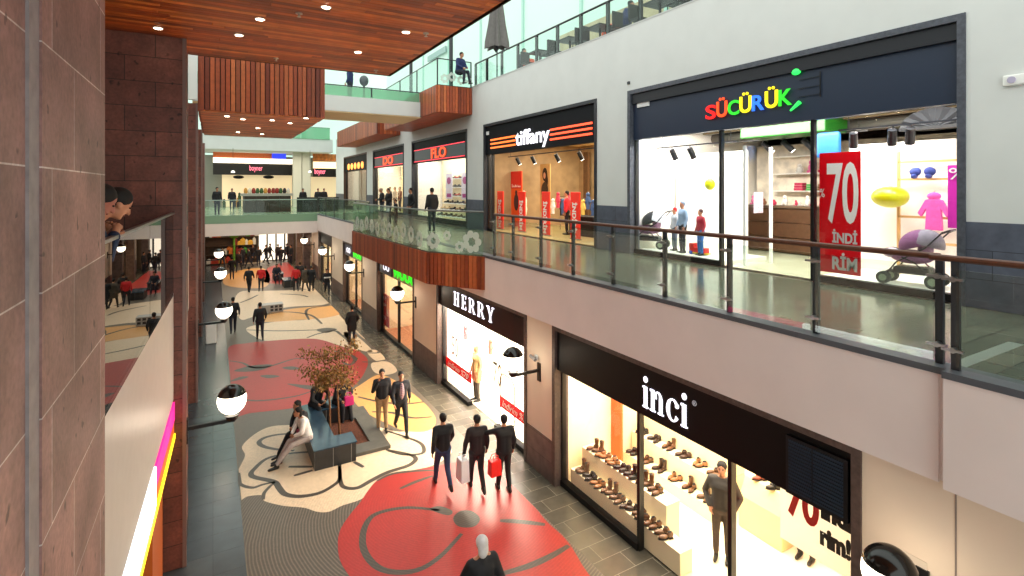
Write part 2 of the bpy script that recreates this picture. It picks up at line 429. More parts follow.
# red flowers
pat.blob(clip(spline(g((228,349),(246,343.5),(277,340.4),(308,338.8),(323,340.4),(342,346.7),(358,351),(367.7,360),(365,371.7),(358,382),(350,388),(330,397),(305,406),(287.5,409),(252,413),(231,415),(229,385)), True)), zl+.001, 0, False)
pat.blob(clip(spline(g((338,548),(340,531),(350,515),(360,503),(368,491),(377,481),(393,474),(415,470),(437,466),(462,462),(490,462),(507,474),(530,500),(545,520),(566,540),(582,565),(600,600),(560,640),(480,650),(400,640),(360,590),(342,565)), True)), zl+.001, 0, False)
# dark outlines: centres, stamens and petal edges
zr = zl+.002
def st(w, *p): pat.ribbon(clip(spline(g(*p))), w, zr, 3, False)
st(.13,(440,510.7),(406.7,508),(376.7,514),(365,527),(363,547),(373,564),(390,572),(416.7,570.7),(440,557),(461.7,534))
pat.blob(g((453,519),(460,511.5),(472,511.5),(480,519),(474,527),(459,527)), zr, 3)
pat.blob(g((430,509),(440,506.5),(452,511),(450,515.5),(440,514)), zr, 3)
st(.13,(500,521),(520,522),(545,525)); st(.14,(498,575),(527,567),(550,557),(569,546)); st(.1,(400,489),(416,482),(433,476))
st(.09,(377,481),(393,474),(420,471),(440,471)); st(.12,(400,640),(470,600),(500,574))
st(.12,(294,451),(276,449.5),(263.5,446.7),(259,442.5),(264.6,438),(277,435),(290,434))
st(.13,(312.5,452),(287.5,454),(266.7,459),(254,469.6),(251,474.8),(256,478),(274,482),(279,488),(285.4,494.6),(300,496.7),(318.8,493.5),(333,486),(339.6,479),(339.6,466.5))
st(.13,(339.6,463),(340.6,482),(345.8,488),(358,488),(371,481),(387.5,472.7),(408,466),(415.6,460),(412.5,456),(402,453),(386,450))
st(.1,(383,430),(402,436),(419,442.5),(424,449),(421,454),(404,455),(388,451))
st(.1,(288.5,467),(312.5,467)); st(.1,(293.8,476),(312.5,470.6)); st(.1,(354,462),(363.5,467.5))
st(.09,(235.4,474),(239.6,484),(252,488),(262.5,485),(275,482)); st(.08,(275,482),(264.6,492.5),(263.5,500))
st(.12,(229,361),(242,363),(252,367.5),(264.6,367.5),(275,365),(294,359),(304,359))
pat.blob(g((234,371),(246,367),(258,365),(272,365),(262,370),(246,372)), zr, 3)
pat.blob(g((260,376),(270,375),(280,376.5),(268,378.5)), zr, 3); pat.blob(g((229,382),(240,377),(249,377),(240,380)), zr, 3)
pat.blob(g((282,368),(292,366.5),(301,369),(290,370)), zr, 3); pat.blob(g((287,384),(303,385),(318,387),(312,390),(300,388)), zr, 3)
st(.16,(333,351),(350,355),(355,360),(350,365),(342,362)); st(.1,(229,396),(255,401),(294,396.7),(315,390))
st(.14,(246,330),(280,331),(318,330)); pat.blob(g((316,330),(327,328),(337,329.5),(326,333)), zr, 3)
st(.14,(307,338),(318,334),(334,331),(340,334),(347,340)); st(.15,(266,315),(285,312),(310,315),(322,324)); st(.15,(309,320),(306,312),(312,308),(338,305))
st(.16,(240,303),(250,299),(258,295)); st(.16,(280,294),(300,295),(308,297)); st(.12,(362,362),(374,362),(392,359)); st(.12,(367,353),(378,353),(388,350))
st(.12,(358,397),(380,402),(405,404),(424,402)); st(.12,(372,412),(392,413),(412,418),(432,417))
o = pat.build('floor_poppy_inlay', [m_red, m_cream, m_or, m_line]); o['kind'] = 'structure'

# -- left side: gallery slab with white fascia, dark piers
XLF = -.7
mb = MB()
mb.prism([(-.77,4.97),(-.59,10.7),(-1.0,10.7),(-1.0,4.97)], 2.95, L1+.05)
for a, b in ((11.9,18.7),(19.9,26.9),(28.1,39.5)): mb.box(XLF+.06, -1.0, a, b, 2.95, L1+.05)
struct('trim_3', mb, M('fascia_left', '#ddd2cb', .35, noise=.03))
struct('floor_left_gallery', MB().box(-1.0, -8, -4, 52, 4.2, L1), tile_upper)
mb = MB()
mb.prism([(-.775,4.97),(-.595,10.7),(-1.0,10.7),(-1.0,4.97)], L1+.05, L1+.1)
for a, b in ((11.9,18.7),(19.9,26.9),(28.1,39.5)): mb.box(XLF+.05, -1.0, a, b, L1+.05, L1+.1)
struct('trim_4', mb, M('kerb_dark', '#3a3c42', .4))
mb = MB(); mb.box(-2.6, -.735, 0.6, 3.13, 0, 12); mb.box(-2.6, -.712, 3.29, 4.97, 0, 12)
struct('pillar_left', mb, stone_left)
struct('trim_5', MB().box(-2.5, -.722, 3.13, 3.29, 0, 12), M('pillar_strip', '#8a8486', .45, noise=.2, nscale=10))
for i, (a, b) in enumerate(((10.7,11.9),(18.7,19.9),(26.9,28.1),(35,36.2))):
    mb = MB(); mb.box(-1.6, -.42, a, b, 0, 9.2); struct('pillar_left_%d' % (i+2), mb, stone_pier)
    mb = MB(); mb.box(-.46, -.40, a-.02, a+.05, 0, 9.2); struct('trim_%d' % (i+6), mb, M('pier_edge', '#7d625a', .35))
struct('wall_left', MB().box(-1.5, -1.2, -4, 52, 0, 2.95), M('left_shop_wall', '#5a3020', .5, noise=.2))
struct('wall_left_back', MB().box(-7.2, -7, -4, 52, L1, 12), M('left_back_wall', '#4a2a1e', .6, noise=.2))
mb = MB(); mb.box(-7, -1.6, 13.0, 13.2, L1, 9.2)
struct('wall_left_partition', mb, M('left_partition', '#40221a', .5, noise=.2))

# -- wooden ceiling over the viewer, planks across the mall
mb = MB(); y = -4.0
while y < 11.85:
    x = -8.0
    while x < 3.56:
        L = random.uniform(1.2, 3.4); x2 = min(3.56, x+L)
        mb.box(x, x2-.006, y, y+.108, 9.2, 9.24); x = x2
    y += .118
struct('ceiling', mb, wood_ceil)
mb = MB(); mb.box(-8, 3.56, -4, 11.9, 9.24, 9.3); mb.box(3.5,3.58,-4,11.9,9.2,9.6); mb.box(-8,3.58,11.86,11.92,9.2,9.6)
struct('ceiling_backing', mb, M('ceiling_core', '#241009', .7))
struct('roof_slab', MB().box(-9, 3.3, -4, 11.7, 10.0, 11.2), plaster)

def slatbox(mb, plan, z0, z1, pitch=.16, th=.05, closed=False):
    """vertical wooden slats along a plan polyline"""
    n = len(plan)
    for i in range(n-1 if not closed else n):
        p, q = Vector(plan[i]), Vector(plan[(i+1)%n]); L = (q-p).length; k = max(1, int(L/pitch)); d = (q-p)/L
        for j in range(k):
            a = p+d*(j*L/k+.01); b = p+d*((j+1)*L/k-.01); e = random.choice((0, .02, .035))
            nn = Vector((-d.y, d.x))
            mb.prism([tuple(a+nn*e), tuple(b+nn*e), tuple(b-nn*th), tuple(a-nn*th)], z0, z1)
# hanging wooden box beyond the ceiling
hb = root('hanging_wood_box', (1,18,8.5), 'large red-brown slatted wooden box hanging above the atrium past the ceiling', 'bulkhead')
mb = MB(); slatbox(mb, [(-.29,21.4),(-.29,14.8),(2.62,14.8),(2.62,21.4)][::-1], 8.5, 10.9, .11)
mb.build('slat_panel', wood_slat, hb)
mb = MB(); y = 14.8
while y < 21.4:
    x = -.27
    while x < 2.6:
        x2 = min(2.6, x+random.uniform(.8,2)); mb.box(x, x2-.005, y, min(21.4,y+.11), 8.48, 8.52); x = x2
    y += .118
mb.build('underside', wood_ceil, hb)
MB().box(-.26,2.6,14.85,21.35,8.53,10.9).build('core', MATS['ceiling_core'], hb)
MB().box(-.52,-.33,14.8,14.92,8.75,10.3).build('daylight_slit_panel', white, hb)  # white panel added as stand-in for a slit of daylight behind the pier
struct('slab_left_upper', MB().box(-.2, 2.4, 14.9, 21.3, 10.9, 11.2), plaster)

# -- downlights in the wood
dl = M('downlight_lens', '#fff4e0', .3, emit=14, ecol='#ffe8c8')
proto = None
spots = [(158,28),(239,35),(260,19),(326,7),(406,32),(358,52)]
for i, (px, py) in enumerate(spots):
    x, y = onZ(px, py, 9.2)
    if proto is None:
        proto = root('ceiling_downlight', (0,0,0), cat='downlight')
        MB().lathe((0,0,-.008), [(.07,0),(.08,.004),(.08,.012)], 18).build('trim_ring', M('downlight_ring','#d8d0c4',.3), proto)
        MB().lathe((0,0,-.012), [(.055,0),(.06,.005)], 18).build('lens', dl, proto)
        o = proto
    else: o = copy_tree(proto)
    o.location = (x, y, 9.2)
    o['label'] = ['small round downlight in the wood ceiling just above the dark stone pier', 'small round downlight in the middle of the wood ceiling, nearer the edge',
                  'small round downlight upper middle of the wood ceiling', 'small round downlight high in the wood ceiling between two sprinklers', 'small round downlight in the wood ceiling nearest its open right edge',
                  'small round downlight in the wood ceiling near its far corner'][i]
    o['group'] = 'downlights in the wood ceiling'
for i, (px, py) in enumerate([(227,116),(243,119),(258,128),(272,120),(290,123),(306,118),(238,132),(262,134)]):
    x, y = onZ(px, py, 8.48); o = copy_tree(proto); o.location = (x, y, 8.48)
    o['label'] = 'tiny downlight in the underside of the hanging wooden box'; o['group'] = 'downlights under the hanging box'
for i, (px, py) in enumerate([(299,13),(426,33),(276,58),(376,70)]):
    x, y = onZ(px, py, 9.2)
    r_ = root('sprinkler_head', (x,y,9.2), ['tiny white sprinkler head high in the wood ceiling', 'tiny white sprinkler head beside the right downlight', 'tiny white sprinkler head above the hanging box', 'tiny white sprinkler head at the far corner of the wood ceiling'][i], 'sprinkler', 'sprinkler heads')
    MB().lathe((x,y,9.15), [(.05,.05),(.05,.035),(.015,.03),(.015,0),(.03,-.005),(.03,-.01)][::-1], 12).build('body', M('sprinkler_metal','#c8bdb0',.3,.6), r_)

# -- balconies with slatted wooden aprons
def balcony(plan, z0, z1, label, core, floorz, name='balcony_apron'):
    r_ = root(name, (plan[0][0], plan[0][1], z0), label, 'balcony')
    mb = MB(); slatbox(mb, plan[::-1] if core else plan, z0, z1-.04, .13)
    mb.build('slat_panel', wood_slat, r_)
    mb = MB(); mb.prism(plan, z0+.03, z1-.03); mb.build('core', MATS['ceiling_core'], r_)
    mb = MB(); mb.prism(plan, z0-.02, z0+.02); mb.build('underside', M('wood_under','#a5481c',.45,noise=.3,nscale=3), r_)
    mb = MB(); mb.prism(plan, z1-.03, z1+.0); mb.build('floor_top', tile_upper, r_)
    return r_
B1 = [(6.56,12.85),(5.5,14.6),(5.38,23.5),(6.56,25.2)]
balcony(B1, 3.78, L1, 'long wooden slatted balcony bulging from the right gallery above the green sign', True, L1)
B2 = [(W2-.01,21.6),(8.6,21.6),(8.7,30),(W2-.01,30)]
balcony(B2, 9.98, L2, 'dark wooden slatted balcony box high on the right wall, nearer one', True, L2)
B3 = [(W2-.01,32.1),(8.85,32.1),(8.85,44),(W2-.01,44)]
balcony(B3, 9.98, L2, 'dark wooden slatted balcony box high on the right wall, farther one', True, L2)

# -- level two slab, floor, back wall
struct('slab_upper', MB().box(W2+.3, 20, -4, 52, L2-.5, L2), plaster)
struct('wall_upper_band', MB().box(W2-.01, W2+.3, -4, 52, L2, L2+.05), M('kerb_pale','#b8bab8',.5))
mint = M('mint_glow_paint', '#cfeade', .6)  # mint glow of the daylit top floor is put into this colour
beige = M('beige_wall', '#b8a988', .6, noise=.15, nscale=1.5)
mb = MB(); mb.box(17.6, 17.8, -4, 25, L2, L2+4.3, 1); mb.box(17.6, 17.8, 25, 60, L2, L2+4.3, 0); mb.box(17.6, 17.8, -4, 60, L2+4.3, 24, 0)
for k in range(9): mb.box(17.5,17.6, -2+k*6.2, -1.8+k*6.2, L2, 24, 2)
struct('wall_cafe_back', mb, [mint, beige, M('mint_post','#a8d2c4',.5)])

# -- bridge across the mall at level one and the court behind it
YB = 39.5
mb = MB(); mb.box(-.7, W1, YB, YB+.3, 3.4, L1, 0); mb.box(-8, 17, YB+.3, 60, 4.35, L1, 0)
struct('trim_10', mb, plaster_warm)
struct('floor_court', MB().box(-8, 17, YB, 60, L1, L1+.01), M('court_floor','#8c9c80',.2,noise=.1))
struct('trim_11', MB().box(-.7, W1, YB-.02, YB+.1, L1-.5, L1+.03), M('green_kerb','#7a9c80',.3))
# far end walls
struct('wall_far', MB().box(-8, 20, 60, 60.3, L1, 9.9), M('far_wall','#8a8c80',.6))
mb = MB(); mb.box(-.8, 10.3, 53.5, 53.9, 10.1, 11.4, 0); mb.box(-.8,10.3,53.9,60,10.1,10.3,0)
struct('slab_far_upper', mb, plaster)
struct('wall_far_ground', MB().box(-6, 14, 52, 52.3, 0, 4.4), M('far_ground_wall','#5c4632',.6,noise=.2))
# level two crossing bridge
mb = MB(); mb.box(-.7, 8.64, 23.7, 23.9, 10.0, 10.68, 0); mb.box(-.7, 8.64, 23.9, 26.7, 10.05, 10.6, 0)
struct('slab_bridge_upper', mb, plaster)
struct('trim_12', MB().box(-.7, 8.64, 23.75, 26.6, 9.95, 10.0), M('bridge_under_glow','#e9cfa0',.6))  # cream colour carries the warm light of the lit cove underneath
# roof posts seen past the ceiling edge
for i, (px, Y) in enumerate(((411,27.4),(451,21.9))):
    x, z = onY(px, Y)
    struct('pillar_roof_%d' % (i+1), MB().tube((x,Y,L2),(x,Y,16),.09,.09,10), darkgrey)
# big pale panels of the hall beyond
struct('wall_hall_far', MB().box(-10, 20, 66, 66.3, 9.9, 26), mint)
for i,(px,y_) in enumerate(((297,55),(306,55))):
    x, _ = onY(px, y_); struct('pillar_far_%d' % (i+1), MB().box(x-.38, x+.38, y_-.3, y_+.3, L1, 10.1), M('far_column','#d8d2c0',.5))
# closing walls behind the viewer's sides so the light behaves
struct('wall_right_back', MB().box(17, 17.2, -4, 60, 0, L2), plaster)

# ================================================================ RAILINGS
def rail_run(name, X, ys, z, label, top=1.2, glassm=None, back=None, group='glass railing bays', clamp=True, handrail=None, postm=None, yend=None, pw=.025, ext=0.):
    r_ = root(name, (X, ys[0], z), label, 'railing', group)
    for y in ys:
        p = MB().box(X-pw, X+pw, y-pw*1.4, y+pw*1.4, z, z+top-.04).build('post', postm or darkgrey, r_)
        if clamp:
            for zz in (.22, top-.22):
                c = MB(); c.tube((X-.09,y,z+zz),(X+.02,y,z+zz),.03,.03,10); c.box(X-.1,X-.06,y-.09,y+.09,z+zz-.012,z+zz+.012)
                c.build('glass_clamp', steel, p)
    e = list(ys)+([yend] if yend is not None else [])
    for a, b in zip(e[:-1], e[1:]):
        lo, hi = min(a,b), max(a,b)
        MB().box(X-.085, X-.073, lo+.03, hi-.03, z+.05, z+top-.12).build('glass_panel', glassm or glass, r_)
    MB().tube((X,min(e),z+top-.02),(X,max(e)+ext,z+top-.02),.035,.035,10).build('handrail', handrail or wood_rail, r_)
    return r_
ys1 = [onX(px, W1+.12)[0] for px in (940,816.4,729.7,665,613.3,573.3,541,513.3,494.5)]
rail_run('glass_railing', W1+.12, ys1, L1, 'long glass railing with dark posts and brown handrail along the right gallery edge', 1.16)
rail_run('glass_railing', W1+.01, [onX(956, W1+.01)[0], 1.0, -.6], L1, 'glass railing beginning at the jog of the right gallery, nearest to the viewer', 1.16, ext=.22)
def plan_rail(name, plan, z, label, top, gm, posts=False, group='glass railing bays', hr=None, inset=0.):
    r_ = root(name, (plan[0][0], plan[0][1], z), label, 'railing', group)
    for p, q in zip(plan[:-1], plan[1:]):
        v = Vector(q)-Vector(p); n = max(1, round(v.length/2.6)) 
        for k in range(n):
            a = Vector(p)+v*(k/n); b = Vector(p)+v*((k+1)/n); d = (b-a).normalized()*.01
            MB().quadslab(tuple(a+d), tuple(b-d), z-.05, z+top-.03, .012).build('glass_panel', gm, r_)
            if posts: MB().tube((a.x,a.y,z),(a.x,a.y,z+top),.035,.035,8).build('post', darkgrey, r_)
        MB().tube((p[0],p[1],z+top),(q[0],q[1],z+top),.025,.025,8).build('handrail', hr or darkgrey, r_)
    return r_
plan_rail('glass_railing', [(6.5,12.9),(5.52,14.62),(5.4,23.48),(6.5,25.1)], L1, 'frameless glass railing round the wooden balcony, with white flower decals', 1.2, glass_green, hr=M('rail_cap','#6a6c66',.3,.5))
plan_rail('glass_railing', [(6.6,25.4),(6.6,39.4)], L1, 'distant glass railing of the right gallery beyond the wooden balcony', 1.2, glass_green, True)
plan_rail('glass_railing', [(-.6,YB+.02),(6.5,YB+.02)], L1, 'nearly invisible glass railing across the far bridge', 1.05, glass_clear2, False, hr=M('rail_pale','#9ab0a4',.3,.3))
plan_rail('glass_railing', [(10.25,21.6),(8.62,21.62),(8.72,29.9)], L2, 'glass railing with white flower decals on the high wooden balcony', 1.15, glass_clear2, True)
plan_rail('glass_railing', [(-.6,23.75),(8.56,23.75)], 10.72, 'green glass railing along the crossing bridge under the roof', .43, glassmat('bridge_glass','#a8d8bc',1.5,haze=.35), True)
plan_rail('glass_railing', [(-.7,53.4),(10,53.4)], L2+.2, 'distant green glass railing of the highest floor at the hall end', 1.1, MATS['bridge_glass'], False)
ysl2 = [onX(px, W2+.1)[0] for px in (640.7,608,581,557.6,536.7,518,502,487)]
rail_run('glass_railing', W2+.1, [3.0,5.0,7.0,8.9]+ysl2+[21.4], L2, 'glass railing with black posts along the top floor cafe edge', 1.08, glass_clear2, clamp=False, handrail=black, postm=black, pw=.04)
rl = root('glass_railing', (XLF,5,L1), 'frameless reflecting glass railing on the white left balcony in front of the dark pier', 'railing', 'glass railing bays')
def fx(y): return -.765+(y-4.97)/5.73*.18
for a, b in ((5.0,7.8),(7.82,10.6)): MB().quadslab((fx(a),a),(fx(b),b),L1+.02,L1+1.42,.014).build('glass_panel', glass_left, rl)
MB().quadslab((fx(4.98)+.02,4.98),(fx(10.62)+.02,10.62),L1+1.42,L1+1.45,.05).build('handrail', steel, rl)
rl = root('glass_railing', (XLF,12,L1), 'frameless glass railing on the left balcony past the dark pier', 'railing', 'glass railing bays')
for a, b in ((12,15.2),(15.22,18.6)): MB().box(XLF+.0, XLF+.014, a, b, L1+.02, L1+1.42).build('glass_panel', glass_left, rl)
MB().box(XLF-.01, XLF+.03, 11.95, 18.65, L1+1.42, L1+1.45).build('handrail', steel, rl)
# flower decals on the balcony glass
decal = paper('white_decal', '#e8ece6', .3)
_nt = decal.node_tree; _o = _nt.nodes['Material Output']; _src = _o.inputs[0].links[0].from_socket
_t = _nt.nodes.new('ShaderNodeBsdfTransparent'); _x = _nt.nodes.new('ShaderNodeMixShader'); _x.inputs[0].default_value = .42
_nt.links.new(_src, _x.inputs[1]); _nt.links.new(_t.outputs[0], _x.inputs[2]); _nt.links.new(_x.outputs[0], _o.inputs[0])
def flower(x, y, z, r, axis, parent, k=7):
    mb = MB(); U = Vector(axis[0]+(0,)) ; Z = Vector((0,0,1)); N = U.cross(Z)*.004
    for i in range(k):
        a = 2*PI*i/k; c = Vector((x,y,z))+U*math.cos(a)*r*.6+Z*math.sin(a)*r*.6
        ring = []
        for j in range(10):
            t = 2*PI*j/10; rr = r*.3
            ring.append(c+U*math.cos(t)*rr+Z*math.sin(t)*rr)
        mb.add([p+N for p in ring]+[p-N for p in ring], [tuple(range(10)), tuple(range(19,9,-1))]+[(j,10+j,10+(j+1)%10,(j+1)%10) for j in range(10)])
    return mb.build('flower_decal', decal, parent)
bal = [o for o in bpy.data.objects if o.get('label','').startswith('frameless glass railing round')][0]
d1 = (Vector((6.5,12.9))-Vector((5.52,14.62))).normalized()
d2 = (Vector((5.4,23.48))-Vector((5.52,14.62))).normalized()
for q in range(11): flower(5.52+d2.x*(.6+q*.75)-.03, 14.62+d2.y*(.6+q*.75), L1+.3+.08*(q%3), .3, ((d2.x,d2.y),), bal, 8)
for t, zz, r in ((.25,.32,.28),(1.62,.36,.36),(.75,.5,.16),(1.2,.2,.18)):
    flower(5.5+d1.x*t-.03, 14.6+d1.y*t-.03, L1+zz, r, ((d1.x,d1.y),), bal)
bal2 = [o for o in bpy.data.objects if o.get('label','').startswith('glass railing with white flower')][0]
for i, x in enumerate((8.95,9.3,9.75,10.05)): flower(x, 21.57, L2+.28+.1*(i%2), .24, ((1,0),), bal2)

# ================================================================ LAMPS
def wall_lamp(xw, y, zc, side, label):
    r_ = root('wall_lamp', (xw, y, zc), label, 'lamp', 'globe wall lamps along the ground floor')
    xg = xw+side*.71
    MB().box(xw-.0, xw+side*.03, y-.06, y+.06, zc-.62, zc-.2).build('mount_plate', black, r_)
    MB().box(xw, xg+side*.05, y-.03, y+.03, zc-.4, zc-.34).build('arm', black, r_)
    MB().lathe((xg,y,zc-.36), [(.09,0),(.1,.05),(.13,.09)], 16).build('socket', black, r_)
    MB().ell((xg,y,zc), (.24,.24,.26), 24, 12, 0, .36, .93).build('globe', globe, r_, smooth=True)
    MB().ell((xg,y,zc), (.25,.25,.27), 24, 8, 0, 0, .38).build('cap', M('lamp_cap','#14120f',.15), r_, smooth=True)
    return r_
LN = ['nearest','second','third','fourth','farthest']
for i, y in enumerate((10.75,18.75,27.0,35.1)):
    wall_lamp(-.41, y, 2.75, 1, 'globe lamp with black cap on a left wall bracket, %s the viewer' % ['nearest to','second from','third from','farthest from'][i])
for i, y in enumerate((2.62,10.13,18.6,26.3,33.6,41.0)):
    wall_lamp(W1, y, 2.75, -1, ['globe lamp on the right wall below the gallery, only its black cap in view', 'globe lamp on the right wall between the red banner window and the shoe shop',
        'globe lamp on the right wall in front of the green lettered shop', 'small globe lamp on the right wall before the second green sign', 'distant globe lamp on the right wall near the far bridge','farthest globe lamp on the right wall under the bridge'][i])

for k, y in enumerate((41.5,45.3,50.9)):
    struct('pillar_hall_%d' % (k+1), MB().box(5.85,6.35,y-.25,y+.25,0,3.4 if y < 40 else 4.35), stone_right)
# ================================================================ PEOPLE
def remesh(mb, vox, sm=4):
    me = mb.mesh('tmp', [skin]); o = bpy.data.objects.new('tmp', me); COL.objects.link(o)
    r = o.modifiers.new('r', 'REMESH'); r.mode = 'VOXEL'; r.voxel_size = vox
    s = o.modifiers.new('s', 'SMOOTH'); s.iterations = sm; s.factor = .5
    dg = bpy.context.evaluated_depsgraph_get(); dg.update()
    out = bpy.data.meshes.new_from_object(o.evaluated_get(dg))
    bpy.data.objects.remove(o); bpy.data.meshes.remove(me)
    out.polygons.foreach_set('use_smooth', [True]*len(out.polygons)); out.update()
    return out
def cap(mb, a, b, ra, rb, n=10):
    a, b = Vector(a), Vector(b)
    mb.tube(a, b, ra, rb, n); mb.ell(a, (ra,)*3, n, 6); mb.ell(b, (rb,)*3, n, 6)
def joints(pose, k):
    """joint positions, figure facing +Y, 1.75 m tall; k mirrors / varies the pose"""
    J = dict(hL=(-.09,0,.93), hR=(.09,0,.93), kL=(-.1,.02,.5), kR=(.1,.02,.5), aL=(-.1,0,.09), aR=(.1,0,.09), ch=(0,0,1.3), nk=(0,0,1.48), hd=(0,.02,1.63),
             sL=(-.18,0,1.42), sR=(.18,0,1.42), eL=(-.25,-.02,1.14), eR=(.25,-.02,1.14), wL=(-.26,.08,.9), wR=(.26,.08,.9))
    if pose in ('walk','walk2'):
        s = 1 if pose == 'walk' else -1
        J['kL'] = (-.09,.16*s+.04,.52); J['aL'] = (-.09,.30*s if s>0 else -.32,.10 if s>0 else .18)
        J['kR'] = (.09,-.1*s+.06,.50); J['aR'] = (.09,-.32 if s>0 else .3,.18 if s>0 else .10)
        J['eL'] = (-.26,-.12*s,1.15); J['wL'] = (-.27,-.14*s+.06,.92); J['eR'] = (.26,.1*s,1.15); J['wR'] = (.25,.26*s,.95)
    if pose == 'carry':
        J['kL'] = (-.09,.14,.52); J['aL'] = (-.09,.22,.10); J['kR'] = (.09,0,.5); J['aR'] = (.09,-.26,.15)
        J['wL'] = (-.3,.03,.86); J['eL'] = (-.28,-.02,1.13)
    if pose == 'point':
        J['eL'] = (-.4,.16,1.33); J['wL'] = (-.58,.32,1.38); J['aL'] = (-.1,.12,.1); J['aR'] = (.1,-.1,.1)
    if pose == 'pockets':
        J['eL'] = (-.3,-.06,1.15); J['eR'] = (.3,-.06,1.15); J['wL'] = (-.2,.1,.95); J['wR'] = (.2,.1,.95)
    if pose == 'phone':
        J['eR'] = (.26,.08,1.17); J['wR'] = (.12,.2,1.5); J['aL'] = (-.1,.15,.1)
    if pose == 'hold':
        J['eL'] = (-.24,.05,1.14); J['eR'] = (.24,.05,1.14); J['wL'] = (-.1,.28,1.12); J['wR'] = (.1,.28,1.12); J['hd'] = (0,.06,1.62)
    if pose in ('sit','sitlean'):
        f = .1 if pose == 'sit' else .24
        J.update(hL=(-.09,0,.56), hR=(.09,0,.56), kL=(-.11,.42,.54), kR=(.11,.42,.54), aL=(-.12,.5,.09), aR=(.1,.38,.09),
                 ch=(0,f*.6,.94), nk=(0,f,1.1), hd=(0,f+.07,1.24), sL=(-.17,f*.9,1.05), sR=(.17,f*.9,1.05), eL=(-.25,f+.05,.8), eR=(.25,f+.05,.8), wL=(-.12,.36,.7), wR=(.12,.36,.68))
    if pose == 'sitout':
        f = .16; J.update(hL=(-.09,0,.56), hR=(.09,0,.56), kL=(-.11,.42,.5), kR=(.11,.4,.52), aL=(-.1,.78,.12), aR=(.12,.66,.1), ch=(0,f*.6,.94), nk=(0,f,1.1), hd=(0,f+.07,1.24), sL=(-.17,f*.9,1.05), sR=(.17,f*.9,1.05), eL=(-.25,f+.05,.8), eR=(.25,f+.05,.8), wL=(-.1,.34,.72), wR=(.1,.34,.7))
    if pose == 'rail':
        J.update(ch=(0,.17,1.26), nk=(0,.36,1.45), hd=(0,.5,1.56), sL=(-.18,.3,1.39), sR=(.18,.3,1.39), eL=(-.3,.34,1.15), eR=(.3,.34,1.15), wL=(-.16,.44,1.33), wR=(.16,.44,1.33))
    return {a: Vector(b) for a, b in J.items()}
_pc = {}
def person_meshes(pose, vox, coat, fem):
    key = (pose, vox, coat, fem)
    if key in _pc: return _pc[key]
    J = joints(pose, 0); R = {}
    w = .92 if fem else 1.
    hc = (J['hL']+J['hR'])/2; hd = J['hd']; up = (hd-J['nk']).normalized()
    # body: one continuous surface
    b = MB()
    cap(b, J['hL'], J['hR'], .105, .105)
    cap(b, hc+Vector((0,0,.05)), J['ch'], .1, .115)
    cap(b, J['ch']+Vector((-.07,0,.0)), J['ch']+Vector((.07,0,0)), .105*w, .105*w)
    cap(b, J['sL']*.85+J['sR']*.15, J['sR']*.85+J['sL']*.15, .07, .07)
    cap(b, J['ch'], J['nk'], .1, .06); cap(b, J['nk']-up*.04, hd, .052, .05)
    for s in 'LR':
        cap(b, J['s'+s], J['e'+s], .05*w, .04); cap(b, J['e'+s], J['w'+s], .04, .026)
        cap(b, J['h'+s], J['k'+s], .085, .055); cap(b, J['k'+s], J['a'+s], .052, .034)
        a = J['a'+s]; cap(b, a+Vector((0,-.03,-.04)), a+Vector((0,.15,-.055)), .035, .028)
    fw = Vector((0,1,0)) if pose != 'rail' else Vector((0,.8,-.6))
    rt = Vector((1,0,0)); uu = rt.cross(fw).normalized()
    def H(x, y, z): return hd+rt*x+fw*y+uu*z
    rot = Matrix((rt, fw, uu)).transposed()
    b.ell(H(0,-.005,.03), (.074,.092,.09), 14, 10, rot=rot); b.ell(H(0,.03,-.04), (.056,.06,.07), 12, 8, rot=rot)
    cap(b, H(0,.085,.02), H(0,.108,-.02), .012, .016); b.ell(H(0,.075,-.085), (.026,.022,.02), 10, 6)
    for s in (-1,1): b.ell(H(.076*s,-.005,-.01), (.012,.022,.032), 8, 6)
    for s in 'LR':
        wv = J['w'+s]; d = (wv-J['e'+s]).normalized(); cap(b, wv, wv+d*.075, .026, .032)
    me = remesh(b, vox)
    # five fingers on each palm
    bm = bmesh.new(); bm.from_mesh(me); f = MB()
    for s, sg in (('L',-1),('R',1)):
        wv = J['w'+s]; d = (wv-J['e'+s]).normalized(); side = d.cross(Vector((sg,0,0)))
        if side.length < .1: side = Vector((0,1,0))
        side.normalize(); inn = side.cross(d).normalized()
        if inn.x*sg > 0: inn = -inn
        p0 = wv+d*.07
        for k, L in enumerate((.052,.06,.056,.044)):
            o0 = p0+side*(.027-.018*k); m_ = o0+d*L*.6+inn*.008; e_ = m_+d*L*.45+inn*.024
            f.tube(o0, m_, .0095, .0088, 6); f.tube(m_, e_, .0088, .007, 6)
        o0 = wv+d*.02+side*.026; m_ = o0+side*.028+d*.03+inn*.01; f.tube(o0, m_, .012, .01, 6); f.tube(m_, m_+d*.028+inn*.01, .01, .008, 6)
    fm = f.mesh('f', [skin]); bm.from_mesh(fm); bm.to_mesh(me); bm.free(); bpy.data.meshes.remove(fm)
    me.polygons.foreach_set('use_smooth', [True]*len(me.polygons)); me.name = 'body'
    R['body'] = me
    # face features
    e = MB()
    for s in (-1,1):
        e.ell(H(.031*s,.083,.02), (.013,.008,.007), 8, 6, rot=rot); e.ell(H(.033*s,.085,.042), (.02,.008,.0045), 8, 4, rot=rot)
    R['eyes'] = e.mesh('eyes', [hair_dark], True)
    e = MB(); e.ell(H(0,.088,-.05), (.024,.01,.006), 10, 5, rot=rot); R['mouth'] = e.mesh('mouth', [hair_dark], True)
    # hair
    h = MB(); h.ell(H(0,-.022,.048), (.09,.098,.09), 14, 10, rot=rot)
    if fem:
        h.ell(H(0,-.06,-.04), (.082,.055,.13), 12, 8, rot=rot)
    else: h.ell(H(0,-.045,.0), (.08,.062,.075), 12, 8, rot=rot)
